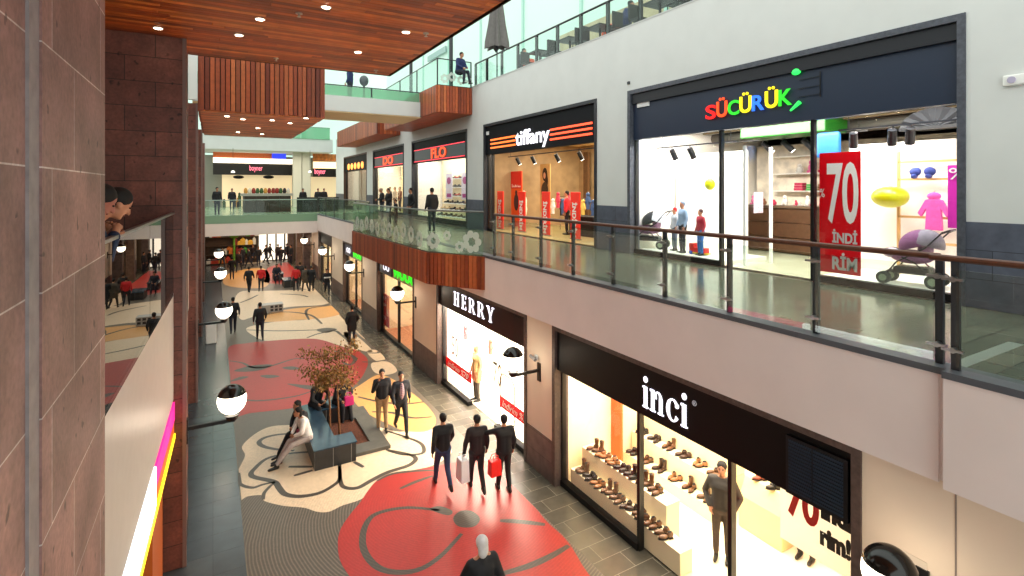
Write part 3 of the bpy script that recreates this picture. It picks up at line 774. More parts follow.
    R['hair'] = remesh(h, vox, 2)
    # jacket
    j = MB(); lo = J['hL'].z
    cap(j, J['ch']+Vector((-.08*w,0,.02)), J['ch']+Vector((.08*w,0,.02)), .135*w, .135*w)
    cap(j, J['sL']+Vector((.03,0,-.01)), J['sR']+Vector((-.03,0,-.01)), .085*w, .085*w)
    cap(j, J['ch'], J['nk']-up*.03, .12, .075)
    cap(j, hc+Vector((-.045,0,.03)), J['ch']+Vector((-.05,0,0)), .13, .13); cap(j, hc+Vector((.045,0,.03)), J['ch']+Vector((.05,0,0)), .13, .13)
    if coat:
        for s in 'LR': cap(j, J['h'+s], J['h'+s]*.45+J['k'+s]*.55, .135, .12)
        cap(j, hc, (J['hL']*.45+J['kL']*.55+J['hR']*.45+J['kR']*.55)/2, .13, .11)
    for s in 'LR':
        cap(j, J['s'+s], J['e'+s], .072*w, .058); cap(j, J['e'+s], J['e'+s]*.08+J['w'+s]*.92, .058, .045)
    R['jacket'] = remesh(j, vox)
    t = MB()
    cap(t, J['hL'], J['hR'], .118, .118)
    for s in 'LR':
        cap(t, J['h'+s], J['k'+s], .1, .07); cap(t, J['k'+s], J['a'+s]+(J['k'+s]-J['a'+s]).normalized()*.04, .07, .055)
    R['trousers'] = remesh(t, vox)
    for s in 'LR':
        sh = MB(); a = J['a'+s]; cap(sh, a+Vector((0,-.05,-.045)), a+Vector((0,.16,-.055)), .045, .036); cap(sh, a+Vector((0,-.02,-.04)), a+Vector((0,-.01,.03)), .046, .045)
        R['shoe'+s] = remesh(sh, vox)
    for k_, me in R.items(): me.name = k_.rstrip('LR')
    _pc[key] = R
    return R
CM = {}
def cm(h, rough=.75):
    if h not in CM: CM[h] = M('cloth_'+h.strip('#'), h, rough, noise=.12, nscale=14)
    return CM[h]
def person(x, y, z, face, label, jacket='#15151a', trousers='#1c2030', hair='#15100d', shoes='#141210', pose='stand', h=1.74, vox=.03, coat=False, fem=False,
           sk=None, group=None, cat='person', name='person', features=True, hairless=False):
    """face: heading in degrees, 0 = looks down the mall (+Y), 90 = towards the left side (-X)"""
    R = person_meshes(pose, vox, coat, fem)
    b = bpy.data.objects.new(name, R['body']); COL.objects.link(b)
    b.location = (x, y, z); b.rotation_euler = (0,0,math.radians(face)); s = h/1.74; b.scale = (s,s,s)
    def slot(o, m):
        o.data.materials.append(m) if not o.data.materials else None
        o.material_slots[0].link = 'OBJECT'; o.material_slots[0].material = m
    slot(b, sk or skin); tag(b, label, cat, group)
    items = [('jacket', cm(jacket)), ('trousers', cm(trousers)), ('shoeL', cm(shoes, .4)), ('shoeR', cm(shoes, .4))]
    if not hairless: items.append(('hair', cm(hair)))
    if features: items += [('eyes', hair_dark)]
    if features and vox < .02: items += [('mouth', M('lips','#8a4038',.5))]
    for k, m in items:
        o = bpy.data.objects.new(k.rstrip('LR'), R[k]); COL.objects.link(o); o.parent = b; slot(o, m)
    return b
def gp(px, py, z=0.): return onZ(px, py, z)
def walker(px, pyfeet, label, **k):
    k.setdefault('h', 1.65)
    x, y = gp(px, pyfeet); return person(x, y, 0, k.pop('face', 0), label, **k)
V1, V2 = .022, .032
# -- ground floor, nearest group
walker(443, 489, 'man in black jacket and blue jeans walking away, leftmost of the trio', jacket='#101014', trousers='#2c3c5c', pose='walk', vox=V1, face=-5)
p = walker(477, 491, 'person in a dark brown jacket between two men, carrying a white bag', jacket='#1e1518', trousers='#16161c', pose='carry', vox=V1, face=-10)
walker(504, 491, 'man in a black jacket pointing at the bright shop window, red bag in hand', jacket='#0e0e12', trousers='#141416', pose='point', vox=V1, face=-8)
x, y = gp(482, 662); person(x, y, 0, 0, 'person with pale silver hair and dark coat at the bottom edge of the view', jacket='#15161c', trousers='#15161c', hair='#d8d4d4', pose='walk2', vox=V1, coat=True, fem=True)
def bag(x, y, z, w, d, h, mat, label, name='shopping_bag', face=0, cat='bag'):
    r_ = root(name, (0,0,0), label, cat)
    mb = MB(); mb.add([(-w/2,-d/2,0),(w/2,-d/2,0),(w/2,d/2,0),(-w/2,d/2,0),(-w*.46,-d*.4,h),(w*.46,-d*.4,h),(w*.46,d*.4,h),(-w*.46,d*.4,h)],
                      [(0,3,2,1),(0,1,5,4),(1,2,6,5),(2,3,7,6),(3,0,4,7),(4,5,6,7)]); mb.build('bag_body', mat, r_, bevel=.015)
    mb = MB()
    for s in (-1,1): mb.path([(-w*.25,s*d*.4,h-.01),(-w*.2,s*d*.2,h+.1),(w*.2,s*d*.2,h+.1),(w*.25,s*d*.4,h-.01)], .007, 6)
    mb.build('handles', mat, r_); r_.location = (x,y,z); r_.rotation_euler.z = math.radians(face)
    return r_
x, y = gp(477, 491); bag(x-.33, y+.02, .33, .2, .32, .46, M('white_bag','#e6e6ea',.5), 'white shopping bag carried by the dark brown jacket person')
x, y = gp(504, 491); bag(x-.3, y-.13, .5, .26, .2, .32, M('red_bag','#e01c18',.5), 'bright red shopping bag beside the pointing man'); 
# -- couple walking towards the viewer
walker(382, 430, 'person in a dark jacket and beige trousers walking towards the viewer, hand at the mouth', jacket='#17171d', trousers='#a58560', pose='phone', vox=V1, face=170)
pl = walker(401, 433, 'man in an open dark jacket over a plaid shirt walking beside the beige trousers', jacket='#14161f', trousers='#14151b', pose='walk', vox=V1, face=176)
mb = MB(); mb.ell((0,.1,1.22), (.075,.06,.24), 12, 8); o = mb.build('shirt', brickmat('plaid','#8a4a4a','#5a6a8a','#c0a0a0',.05,.05,.008,'xz',.7), None, smooth=True); o.parent = pl
# -- middle distance
walker(352, 345, 'person in a long black coat standing with back turned near the right shops', jacket='#0e0f14', pose='pockets', coat=True, vox=V2, face=10)
walker(260, 341, 'man in black with a pale collar walking away over the cream petals', jacket='#11131a', pose='walk', vox=V2)
walker(233, 334, 'dark dressed person by the left lamp, half hidden by it', jacket='#14141c', pose='walk2', vox=V2)
far = [(249,293,'man in a black jacket walking away, left of the red jacket','#0f1117','#15161d',0),(261,292,'person in a bright red jacket walking away','#c4161c','#1a1a22',0),
       (296,292,'person in a red jacket walking near the far bench','#c2181c','#181820',0),(300,287,'dark person just behind the red jacket by the far bench','#14141a','#181820',0),
       (305.5,292,'person in a grey brown coat walking, left of a black coat','#4a4238','#2a241e',0),(311.5,292,'person in a black coat beside the grey brown coat','#101218','#15161d',0),
       (327,296,'person in a dark jacket with a white stripe near the right piers','#12141c','#1c1c26',180)]
for i, (px, py, lb, j_, t_, f_) in enumerate(far):
    b = walker(px, py, lb, jacket=j_, trousers=t_, pose=['walk','walk2'][i%2], vox=V2, face=f_+(i*37%30-15), group='people walking in the middle of the hall', coat=i in (4,5))
    if i == 6:
        o = MB().box(-.2,.2,-.15,.15,1.17,1.25).build('white_stripe', cm('#e8e8e8'), None); o.parent = b
x, y = gp(275, 288); 
deep = [(232,280),(243,266),(249,268),(253,263),(258.5,266),(266,264),(270,262),(278,263),(281,266),(287,262),(291,264),(239,272),(222,268)]
dl_ = ['dark figure at the left of the far crowd beside a globe lamp','dark figure deep in the hall under the bridge']
for i, (px, py) in enumerate(deep):
    b = walker(px, py, dl_[0] if i == 0 else dl_[1], jacket=['#101016','#1a1418','#14161c','#2a1a1a'][i%4], pose=['walk','stand','walk2'][i%3], vox=V2, face=i*47%360,
               group='dark figures under the far bridge')
    if i: b['label'] = dl_[1]
# ================================================================ BENCHES, TREE
bench_side = brickmat('bench_slate', '#2a2b2d', '#232426', '#8a8a86', .42, 1.2, .006, 'sz', .35, 0, .2, 6)
bench_top = M('bench_top', '#33495a', .18, noise=.08)
br_ = root('bench', (2.05,12.78,0), 'U-shaped slate bench with a blue-grey polished top wrapped round the tree bed', 'bench')
plan = [(2.05,12.78),(3.0,12.78),(3.0,13.3),(2.57,13.3),(2.57,15.05),(3.36,15.05),(3.36,15.6),(2.05,15.6)]
MB().prism(plan, 0, .455).build('bench_body', bench_side, br_)
MB().prism([(2.03,12.76),(3.02,12.76),(3.02,13.32),(2.59,13.32),(2.59,15.03),(3.38,15.03),(3.38,15.62),(2.03,15.62)], .455, .487).build('seat_top', bench_top, br_)
tb = root('tree_bed', (3,14,0), 'square planting bed of brown wood chips with a grey stone border', 'planter')
mb = MB(); mb.box(2.57,3.9,12.95,13.3,.006,.09); mb.box(3.5,3.9,13.3,15.7,.006,.09); mb.box(3.36,3.5,15.0,15.7,.006,.09); mb.box(3.0,3.5,13.3,13.42,.006,.09)
mb.build('border', M('bed_border','#57554f',.5,noise=.15), tb)
MB().box(2.57,3.5,13.3,15.05,.006,.05).build('soil', M('wood_chips','#5a2e1a',.9,noise=.6,nscale=22,bump=.8), tb)
tr = root('bare_tree', (2.9,14.1,.05), 'thin young tree with two slender trunks and sparse rusty autumn leaves', 'tree')
random.seed(11)
mb = MB(); tips = []
def limb(a, b, r0, r1): mb.tube(a, b, r0, r1, 7)
T1 = [(2.88,14.05,.04),(2.85,14.1,.9),(2.82,14.12,1.6),(2.78,14.1,2.3)]; T2 = [(2.7,14.4,.04),(2.68,14.35,.9),(2.6,14.3,1.6),(2.5,14.3,2.2)]
for T in (T1, T2):
    for i in range(3): limb(T[i], T[i+1], .032-.008*i, .024-.008*i)
    for k in range(13):
        t = random.uniform(1.3,2.2); i = min(2,int((t-.04)/.75)); base = Vector(T[i]).lerp(Vector(T[i+1]), .5)
        base.z = t; a = random.uniform(0, 2*PI); L = random.uniform(.3,.62)
        m_ = base+Vector((math.cos(a)*L*.6, math.sin(a)*L*.6, L*.35)); e_ = m_+Vector((math.cos(a+.5)*L*.35, math.sin(a+.5)*L*.35, L*.3*random.uniform(-.5,1)))
        limb(base, m_, .01, .007); limb(m_, e_, .007, .004); tips += [m_, e_, (m_+e_)/2, (base+m_)/2]
mb.build('trunk', M('trunk_bark','#7a4e2c',.8,noise=.3,nscale=20), tr, smooth=True)
mb = MB()
for t in tips:
    for k in range(20):
        c = t+Vector((random.gauss(0,.1), random.gauss(0,.1), random.gauss(0,.1)-.03))
        R_ = Euler((random.uniform(0,6),random.uniform(0,6),random.uniform(0,6))).to_matrix(); s_ = random.uniform(.022,.042)
        mb.add([c+R_@Vector(v)*s_ for v in ((-1.3,0,0),(0,-.6,.15),(1.4,0,0),(0,.6,.15))], [(0,1,2,3)])
mb.build('foliage', M('autumn_leaves', island=['#6a4a24','#9a662e','#7e7038','#b8843c','#5a5028','#8a5a2c'], rough=.7), tr)
# seated people
b = person(2.0, 13.55, -.03, 100, 'woman in a white top and pale trousers sitting on the bench, legs stretched out', jacket='#e4ddd8', trousers='#b0a09a', pose='sitout', fem=True, vox=V1, h=1.68, shoes='#100e0e')
b = person(2.02, 14.02, -.03, 112, 'dark haired woman in black leaning close beside the white top', jacket='#1a1a20', trousers='#14141a', pose='sitout', fem=True, vox=V1, h=1.68, shoes='#100e0e')
bag(1.88, 13.8, .49, .2, .14, .18, M('pink_bag','#b0546a',.5), 'small pink handbag between the two seated women', 'handbag')
b = person(3.1, 15.35, -.03, 200, 'person in black bending forward on the far end of the bench', jacket='#111318', trousers='#16171d', pose='sitlean', vox=V1, fem=True)
person(2.5, 15.5, -.03, 200, 'person in dark clothes sitting behind the slender tree trunks', jacket='#17181e', trousers='#16171d', pose='sitlean', vox=V1)
bag(3.32, 15.0, .49, .26, .16, .24, M('magenta_bag','#c01e6a',.5), 'magenta bag held on the lap at the far end of the bench', 'handbag')
# distant pair of low benches
for (a, c, z1_, lb) in (((284,288),(296,288),.5,'dark low bench, the larger of the distant pair'), ((274,281),(284,281),.5,'dark low bench, the smaller of the distant pair')):
    x0, y0 = gp(*a); x1, _ = gp(*c)
    r_ = root('low_bench', (x0,y0,0), lb, 'bench'); MB().box(x0,x1,y0,y0+1.2,0,.44).build('bench_body', bench_side, r_); MB().box(x0-.03,x1+.03,y0-.03,y0+1.23,.44,.5).build('seat_top', bench_top, r_)
x, y = gp(277, 284); person(x, y+.3, 0, 180, 'person in dark blue sitting on the distant benches', jacket='#1c2230', pose='sit', vox=V2)
# small info stand on the floor (chequered)
x, y = gp(274, 312.5); r_ = root('floor_sign', (x,y,0), 'low pale floor case with dark squares on its end, behind the man with pale collar', 'display case')
MB().box(x-.75,x+.45,y,y+.6,0.006,.42).build('case_body', M('case_pale','#a9a7a4',.4), r_)
mb = MB()
for i in range(3):
    for j in range(2): mb.box(x+.45-.62+i*.21,x+.45-.62+i*.21+.14,y-.008,y,.08+j*.17,.2+j*.17)
mb.build('squares', M('case_dark','#2a2a30',.4), r_)
# small white box by left wall
x, y = gp(211, 343); r_ = root('waste_bin', (x,y,0), 'white rounded waste bin standing by the left wall', 'bin')
MB().box(x-.2,x+.2,y-.2,y+.2,0.006,.82).build('bin_body', white, r_, bevel=.05); MB().box(x-.17,x+.17,y-.17,y+.17,.82,.86).build('bin_lid', steel, r_)

# ================================================================ UPPER FLOOR PEOPLE
person(-1.29, 5.75, L1-.06, -68, 'dark haired man leaning over the left balcony rail beside the big stone wall', jacket='#22304e', trousers='#1a1c26', pose='rail', vox=.012, h=1.98, sk=M('skin_warm','#c08262',.5))
person(-1.36, 5.36, L1+.02, -80, 'person mostly hidden behind the stone wall, only the reddish face edge showing', jacket='#1c2236', trousers='#1a1c26', pose='rail', vox=.012, h=1.93, sk=M('skin_red','#b06a58',.5))
def onL1(px, X): return onX(px, X)[0]
for px, X, lb, kw in ((411,8.0,'man in a black jacket at the gallery rail in front of the red sign shop',dict(face=90,pose='pockets')),
                      (432,8.1,'man in a black jacket standing on the gallery before the shoe shop window',dict(face=10,pose='stand')),
                      (382,8.3,'left person of the pair chatting by the far gallery rail',dict(face=90,pose='hold',hair='#b0a090')),
                      (389,8.3,'right person of the pair chatting by the far gallery rail',dict(face=110,pose='hold')),
                      (396,8.2,'child in dark clothes beside the chatting pair',dict(face=90,pose='stand',h=1.25))):
    kw.setdefault('h',1.86); person(X, onL1(px,X), L1, kw.pop('face'), lb, vox=V2, jacket='#0d0d12', **kw)
for px, lb, X in ((217,'man in dark clothes standing at the left end of the far bridge',None),):
    x, z = onY(px, 41.5); person(x, 41.5, L1+.01, 200, lb, vox=V2, h=1.9)
for px, Y, lb in ((303,45,'dark figure at the rail right of the far kiosk'),(318,47,'left one of two dark figures by the second red script sign'),(324,47,'right one of two dark figures by the second red script sign'),
                  (275,50,'person in dark clothes behind the kiosk counter'),(279,51,'taller person behind the kiosk counter'),(232,48,'seated looking dark figure left of the kiosk')):
    x, z = onY(px, Y); person(x, Y, L1+.01, 180, lb, vox=V2, jacket='#15151c', h=1.8)
# ================================================================ SHOPS
def interior(name, X0, X1, Y0, Y1, z0, z1, wall, floor, ceil, open_wall=True):
    mb = MB()
    mb.box(X1, X1+.1, Y0, Y1, z0, z1); mb.box(X0, X1, Y0-.1, Y0, z0, z1); mb.box(X0, X1, Y1, Y1+.1, z0, z1)
    struct('wall_'+name, mb, wall)
    struct('floor_'+name, MB().box(X0, X1, Y0, Y1, z0, z0+.012), floor)
    struct('ceiling_'+name, MB().box(X0, X1, Y0-.1, Y1+.1, z1, z1+.1), ceil)
def storefront(X, Y0, Y1, z0, zt, zs, mull, doors, base, framemat, label, gm=None, postw=.07, bare=False):
    """frame, base, mullions and panes of one shop"""
    r_ = root('storefront', (X, Y0, z0), label, 'shop front')
    mb = MB(); t = .11
    mb.box(X-.03, X+.34, Y0, Y0+t, z0, zt+.0); mb.box(X-.03, X+.34, Y1-t, Y1, z0, zt); mb.box(X-.03, X+.34, Y0+t, Y1-t, zt-t, zt)
    mb.build('stone_surround', framemat, r_)
    Xg = X+.2; ys = [Y0+t]+sorted(mull)+[Y1-t]
    for a, b in zip(ys[:-1], ys[1:]):
        mid = (a+b)/2; isdoor = any(d0 <= mid <= d1 for d0, d1 in doors)
        if not isdoor:
            MB().box(Xg-.006, Xg+.006, a+.03, b-.03, z0+base, zs).build('window_pane', gm or glass_shop, r_)
            MB().box(Xg-.08, Xg+.08, a, b, z0, z0+base).build('window_base', blackboard, r_)
    for y in (ys if not bare else (ys[0], ys[-1])): MB().box(Xg-.05, Xg+.06, y-postw/2, y+postw/2, z0, zs).build('window_post', black, r_)
    return r_
def signboard(X, Y0, Y1, z0, z1, mat, label, name='shop_sign', th=.2):
    r_ = root(name, (X, (Y0+Y1)/2, z0), label, 'sign')
    MB().box(X, X+th, Y0, Y1, z0, z1).build('board', mat, r_)
    return r_
def lit(name, c, e): return M(name, c, .4, emit=e)
shopwhite = M('shop_white', '#f4f0e6', .6); shopcream = M('shop_cream', '#f3e3bd', .6); shopfloor = M('shop_floor', '#efe4cc', .3)
darkceil = M('dark_shop_ceiling', '#2a2a28', .8, noise=.3, nscale=2)

# ---- children's shop, level one
interior('toy_shop', 10.62, 17, 3.4, 11.4, L1, 8.4, shopwhite, tile_shop, darkceil)
duct = root('ceiling_duct', (13,7,8.2), 'dark exposed duct and pipes under the ceiling of the children\'s shop', 'duct')
MB().tube((13.9,3.6,8.16),(13.9,11.2,8.16),.16,.16,14).build('duct_pipe', M('duct_grey','#4a4840',.5,.3), duct)
for q in range(4): MB().tube((12.6+q*.8,3.6,8.3),(12.6+q*.8,11.2,8.3),.03,.03,8).tube((11,4.4+q*1.9,8.34),(17,4.4+q*1.9,8.34),.025,.025,8).build('thin_pipe', M('pipe_tan','#6a5c40',.5), duct)
storefront(W2, 3.54, 11.25, L1, UT, 7.97, [6.06, 8.25], [(6.06,8.25)], .13, stone_frame, "dark framed shop front of the children's shop with three tall bays")
sg = signboard(W2+.1, 3.66, 11.13, 7.97, 9.25, navy, "dark navy shop sign with a rainbow lettered word above the children's shop")
MB().box(W2+.03, W2+.1, 3.66, 11.13, 8.98, 9.25).build('painted_shade_strip', M('sign_shade_paint','#10141e',.5), sg)  # dark strip paints the shade in the recess at the sign top
cols = ['#e81818','#f04818','#28c428','#f0d818','#2a6cf0','#f0d818','#28c428']; wd = 'SÜCÜRÜK'
a0, _ = onX(704, W2); a1, _ = onX(791, W2)
step = (a0-a1)/7
for i, ch in enumerate(wd):
    yc = a0-step*(i+.5); h_ = .34 if ch != 'Ü' else .46
    text(ch, .5, lit('letter_%s' % cols[i][1:], cols[i], 1.0), (W2+.05, yc, 8.42+(h_-.34)/2+.012*i), RX, sg, 'letter', .012, width=step*.94, height=h_, bold=.009)
MB().ell((W2+.05, a1-.08, 8.98), (.04,.1,.07), 10, 6).build('leaf_mark', lit('letter_leaf','#28d050',1.5), sg)
MB().tube((W2+.06,a1-.15,8.35),(W2+.06,a1+.05,8.2),.045,.02,8).build('tail_mark', lit('letter_leaf','#28d050',1.5), sg)
mb = MB()
for z_ in (8.45,8.62,8.8): mb.box(W2+.07,W2+.08,a1-.55,a1-.1,z_,z_+.012)
mb.box(W2+.07,W2+.08,a1-.56,a1-.54,8.4,8.9); mb.build('sign_rails', black, sg)
MB().box(W2+.06,W2+.1,10.5,10.95,8.86,8.98).build('unit_plate', M('plate_white','#d8d8d8',.4), sg)
# hanging sale banner
y0, zt_ = onX(820, 10.62, 152); y1, zb_ = onX(861, 10.62, 272)
bn = root('sale_banner', (10.62,y1,L1+.4), 'tall red hanging banner with a big 70 in the right window', 'banner')
MB().box(10.6,10.62,y1,y0,4.93,7.3).build('banner_sheet', paper('banner_red','#d81826',.3), bn)
ym = (y0+y1)/2; tw = M('print_white','#eceae6',.5); tg = M('print_grey','#c9c6c4',.5)
text('70', 1, tw, (10.592,ym-.06,6.5), RX, bn, 'print', .003, width=(y0-y1)*.76, height=1.2, bold=.02)
text('%', .2, tw, (10.592,y0-.06,6.5), RX, bn, 'print', .003, width=.09, height=.17)
text('İNDİ', .3, tg, (10.592,ym-.1,5.66), RX, bn, 'print', .003, width=(y0-y1)*.6, height=.27, bold=.01)
text('RİM', .3, tg, (10.592,ym-.1,5.17), RX, bn, 'print', .003, width=(y0-y1)*.6, height=.34, bold=.01)
# display wall behind the right window, counter, ladder shelf
struct('wall_display_right', MB().box(12.3,12.4,3.5,6.3,L1,7.55), shopwhite)
struct('wall_display_left', MB().box(12.3,12.4,8.9,11.3,L1,7.6), shopwhite)
struct('floor_window_right', MB().box(10.62,12.3,3.5,6.0,L1+.012,L1+.11), shopwhite)
struct('floor_window_left', MB().box(10.62,12.3,8.3,11.2,L1+.012,L1+.11), shopwhite)
ct = root('sales_counter', (14,8.6,L1), 'brown wooden sales counter deep inside the entrance of the children\'s shop', 'counter')
mb = MB(); yc0,_ = onX(737,14.0); yc1,_ = onX(815,14.0)
for i in range(3): mb.box(14,14.7,yc1,yc0,L1+.05+i*.42,L1+.45+i*.42)
mb.build('counter_body', M('counter_brown','#5c3f2a',.4,noise=.2,nscale=8), ct)
MB().box(13.95,14.75,yc1-.05,yc0+.05,L1+1.3,L1+1.36).build('counter_top', M('counter_top','#6e5a48',.3), ct)
struct('wall_shelf_back', MB().box(16.2,16.3,5,11.3,L1,8.0), M('back_shelving','#e8dcc8',.6,noise=.25,nscale=3))
goods = ['#c83a5a','#3a6ac8','#e0a030','#58a858','#e8e4dc','#8a5a3a','#e070a0','#2e3a50']
random.seed(3)
def goods_row(X, Ya, Yb, z, n, label, group, kinds='box', smin=.12, smax=.26, cat='merchandise', name='folded_garment', pal=None):
    for i in range(n):
        y = Ya+(Yb-Ya)*(i+.5)/n; w = min(abs(Yb-Ya)/n*.8, random.uniform(smin,smax)); h_ = random.uniform(smin,smax)
        mb = MB(); c = random.choice(pal or goods)
        if kinds == 'box':
            for k in range(3): mb.box(X-.12+.01*k,X+.12,y-w/2+.006*k,y+w/2-.004*k,z+h_*k/3+.002,z+h_*(k+1)/3-.006)
        else:
            mb.ell((X,y,z+h_*.55),(w*.4,w*.42,h_*.55),10,7); mb.ell((X-.02,y,z+h_*1.2),(w*.28,w*.28,h_*.3),8,6)
            for s in (-1,1): mb.ell((X-.06,y+s*w*.3,z+h_*.15),(w*.25,w*.14,h_*.16),8,5)
        o = mb.build(name, cm(c), smooth=kinds != 'box', bevel=.01 if kinds == 'box' else 0); tag(o, label, cat, group)
sh = root('wall_shelf', (16,6,L1), 'white wall shelving with small toys behind the sales counter', 'shelf')
mb = MB()
for k in range(4): mb.box(15.8,16.2,5.4,10.5,L1+1.2+k*.55,L1+1.23+k*.55)
mb.build('boards', shopwhite, sh)
for k in range(3): goods_row(15.95, 6.6, 9.8, L1+1.235+k*.55, 9, 'small colourful item on the shelves behind the counter', 'items on the shelves behind the counter', 'box' if k%2 else 'toy', .14,.3)
goods_row(14.3, yc1+.2, yc0-.2, L1+1.36, 6, 'small item standing on the brown sales counter', 'items on the sales counter', 'toy', .1,.2, name='counter_item')
# ladder shelf with a pink outfit
yL, _ = onX(931, 12.15)
ld = root('ladder_shelf', (12.15,yL,L1+.11), 'pale wooden ladder rack leaning on the display wall in the right window', 'rack')
mb = MB()
for s in (-.55,.55): mb.box(12.12,12.17,yL+s-.025,yL+s+.025,L1+.11,7.35)
for z_ in (7.1,6.75,6.0,5.5): mb.box(12.12,12.17,yL-.55,yL+.55,z_,z_+.045)
mb.build('frame', M('pale_wood','#d8b070',.5), ld)
for k, (dy, c) in enumerate(((.22,'#3a4a90'),(-.02,'#2e3c80'))):
    o = MB().ell((12.05,yL+dy,6.92),(.07,.1,.09),10,7).ell((12.0,yL+dy,6.83),(.11,.05,.05),8,5).build('baby_shoe', cm(c), smooth=True)
    tag(o, ['dark blue baby shoe on the ladder rack, nearer the balloon','dark blue baby shoe on the ladder rack, nearer the pink sign'][k], 'shoe', 'baby shoes on the ladder rack')
def garment(X, y, z, c, label, w=.34, h=.5, name='hanging_garment'):
    mb = MB()
    pts = [(-.5,-1),(.5,-1),(.42,-.1),(.75,-.45),(.95,-.3),(.5,.25),(.18,.32),(-.18,.32),(-.5,.25),(-.95,-.3),(-.75,-.45),(-.42,-.1)]
    n = len(pts); f = [(X-.04,y-p[0]*w/2,z+p[1]*h/1.3) for p in pts]; b_ = [(X+.04,y-p[0]*w/2,z+p[1]*h/1.3) for p in pts]
    mb.add(f+b_, [tuple(range(n)), tuple(range(2*n-1,n-1,-1))]+[(i,n+i,n+(i+1)%n,(i+1)%n) for i in range(n)])
    mb.ell((X,y,z+h*.32),(.06,.12,.08),10,6)
    o = mb.build(name, cm(c), bevel=.012); MB().path([(X,y,z+h*.3),(X,y,z+h*.45),(X+.06,y,z+h*.5)],.006,6).build('hanger_hook', steel, o)
    return tag(o, label, 'garment')
garment(12.02, yL-.1, 6.25, '#e058a8', 'pink hooded outfit hanging on the ladder rack', .55, .6)
# pink sign at the window edge, balloons, lamp
yP, _ = onX(959, 11.2); pk = root('pink_sale_sign', (11.2,yP,6.3), 'bright pink sale sign with a percent mark at the right window edge', 'sign')
MB().box(11.2,11.22,yP-.2,yP+.16,5.9,7.0).build('board', M('pink_print','#d828b0',.5), pk); text('%', .3, tw, (11.19,yP+.02,6.85), RX, pk, 'print', .003, width=.24, height=.2)
y_, _ = onX(890, 11.9); o = MB().ell((11.9,y_,6.42),(.3,.33,.22),18,12).build('yellow_balloon', M('balloon_yellow','#b8c010',.3), smooth=True); tag(o, 'yellow green balloon floating in the right window left of the ladder rack', 'balloon')
y_, _ = onX(722, 12.8); o = MB().ell((12.8,y_,6.5),(.22,.22,.25),16,10).build('orange_balloon', M('balloon_orange','#f09a28',.3), smooth=True); tag(o, 'orange balloon just inside the entrance of the children\'s shop', 'balloon')
y_, _ = onX(710, 11.6); o = MB().ell((11.6,y_,6.7),(.14,.14,.16),16,10).build('yellow_balloon', MATS['balloon_yellow'], smooth=True); tag(o, 'small yellow balloon at the post edge of the left window', 'balloon')
# track lights
def track(X, ya, yb, z, label, spots_, tilt=.35):
    r_ = root('track_light', (X,(ya+yb)/2,z), label, 'track light')
    MB().box(X-.02,X+.02,ya,yb,z,z+.035).tube((X,ya+.2,z),(X,ya+.2,z+1.0),.008,.008,6).tube((X,yb-.2,z),(X,yb-.2,z+1.0),.008,.008,6).build('track', black, r_)
    for y in spots_:
        s_ = MB().tube((X,y,z),(X,y,z-.08),.012,.012,6).tube((X-.02,y,z-.06),(X+.13,y+tilt*.25,z-.34),.075,.08,12).build('spot_head', M('spot_black','#16171a',.4), r_)
        MB().tube((X+.13,y+tilt*.25,z-.34),(X+.135,y+tilt*.26,z-.35),.065,.065,12).build('lens', M('spot_lens','#fff6e0',.3,emit=8), s_)
track(11.3, 3.6, 6.0, 7.78, 'black ceiling track with spotlights in the right window', [onX(893,11.3)[0], onX(911,11.3)[0], 5.7], .3)
track(11.3, 8.4, 11.1, 7.75, 'black ceiling track with two spotlights in the left window', [onX(672,11.3)[0], onX(690,11.3)[0]], -.1)
track(13.5, 6.5, 10.6, 7.95, 'black ceiling track deep inside the entrance', [onX(763,13.5)[0], onX(783,13.5)[0], onX(803,13.5)[0]], -.8)
tag(MB().box(12.6,13.6,7.0,9.3,7.95,8.35).build('green_ceiling_panel', M('panel_green','#1c6a1c',.4), bevel=.03), 'bright green panel hung below the dark ceiling of the children\'s shop', 'ceiling panel')
tag(MB().box(12.35,12.5,6.55,7.1,7.3,7.9).build('round_blue_sign', M('blue_sign','#2060a8',.4), bevel=.12), 'blue and white hanging sign behind the entrance post', 'sign')
fan = root('black_fan_shade', (11.5,4.1,7.7), 'wide black half-round paper fan shade hung at the top of the right window', 'shade')
y_, _ = onX(935, 11.6); mb = MB()
for i in range(14):
    a, b = PI*i/14, PI*(i+1)/14; mb.add([(11.6,y_,7.72),(11.6+.03*(i%2),y_-.58*math.cos(a),7.74+.36*math.sin(a)),(11.6+.03*((i+1)%2),y_-.58*math.cos(b),7.74+.36*math.sin(b)),
                                       (11.64,y_,7.72),(11.64+.03*(i%2),y_-.58*math.cos(a),7.74+.36*math.sin(a)),(11.64+.03*((i+1)%2),y_-.58*math.cos(b),7.74+.36*math.sin(b))], [(0,2,1),(3,4,5),(1,2,5,4)])
mb.box(11.58,11.66,y_-.58,y_+.58,7.7,7.76); mb.build('fan_body', M('fan_black','#070606',.7), fan)
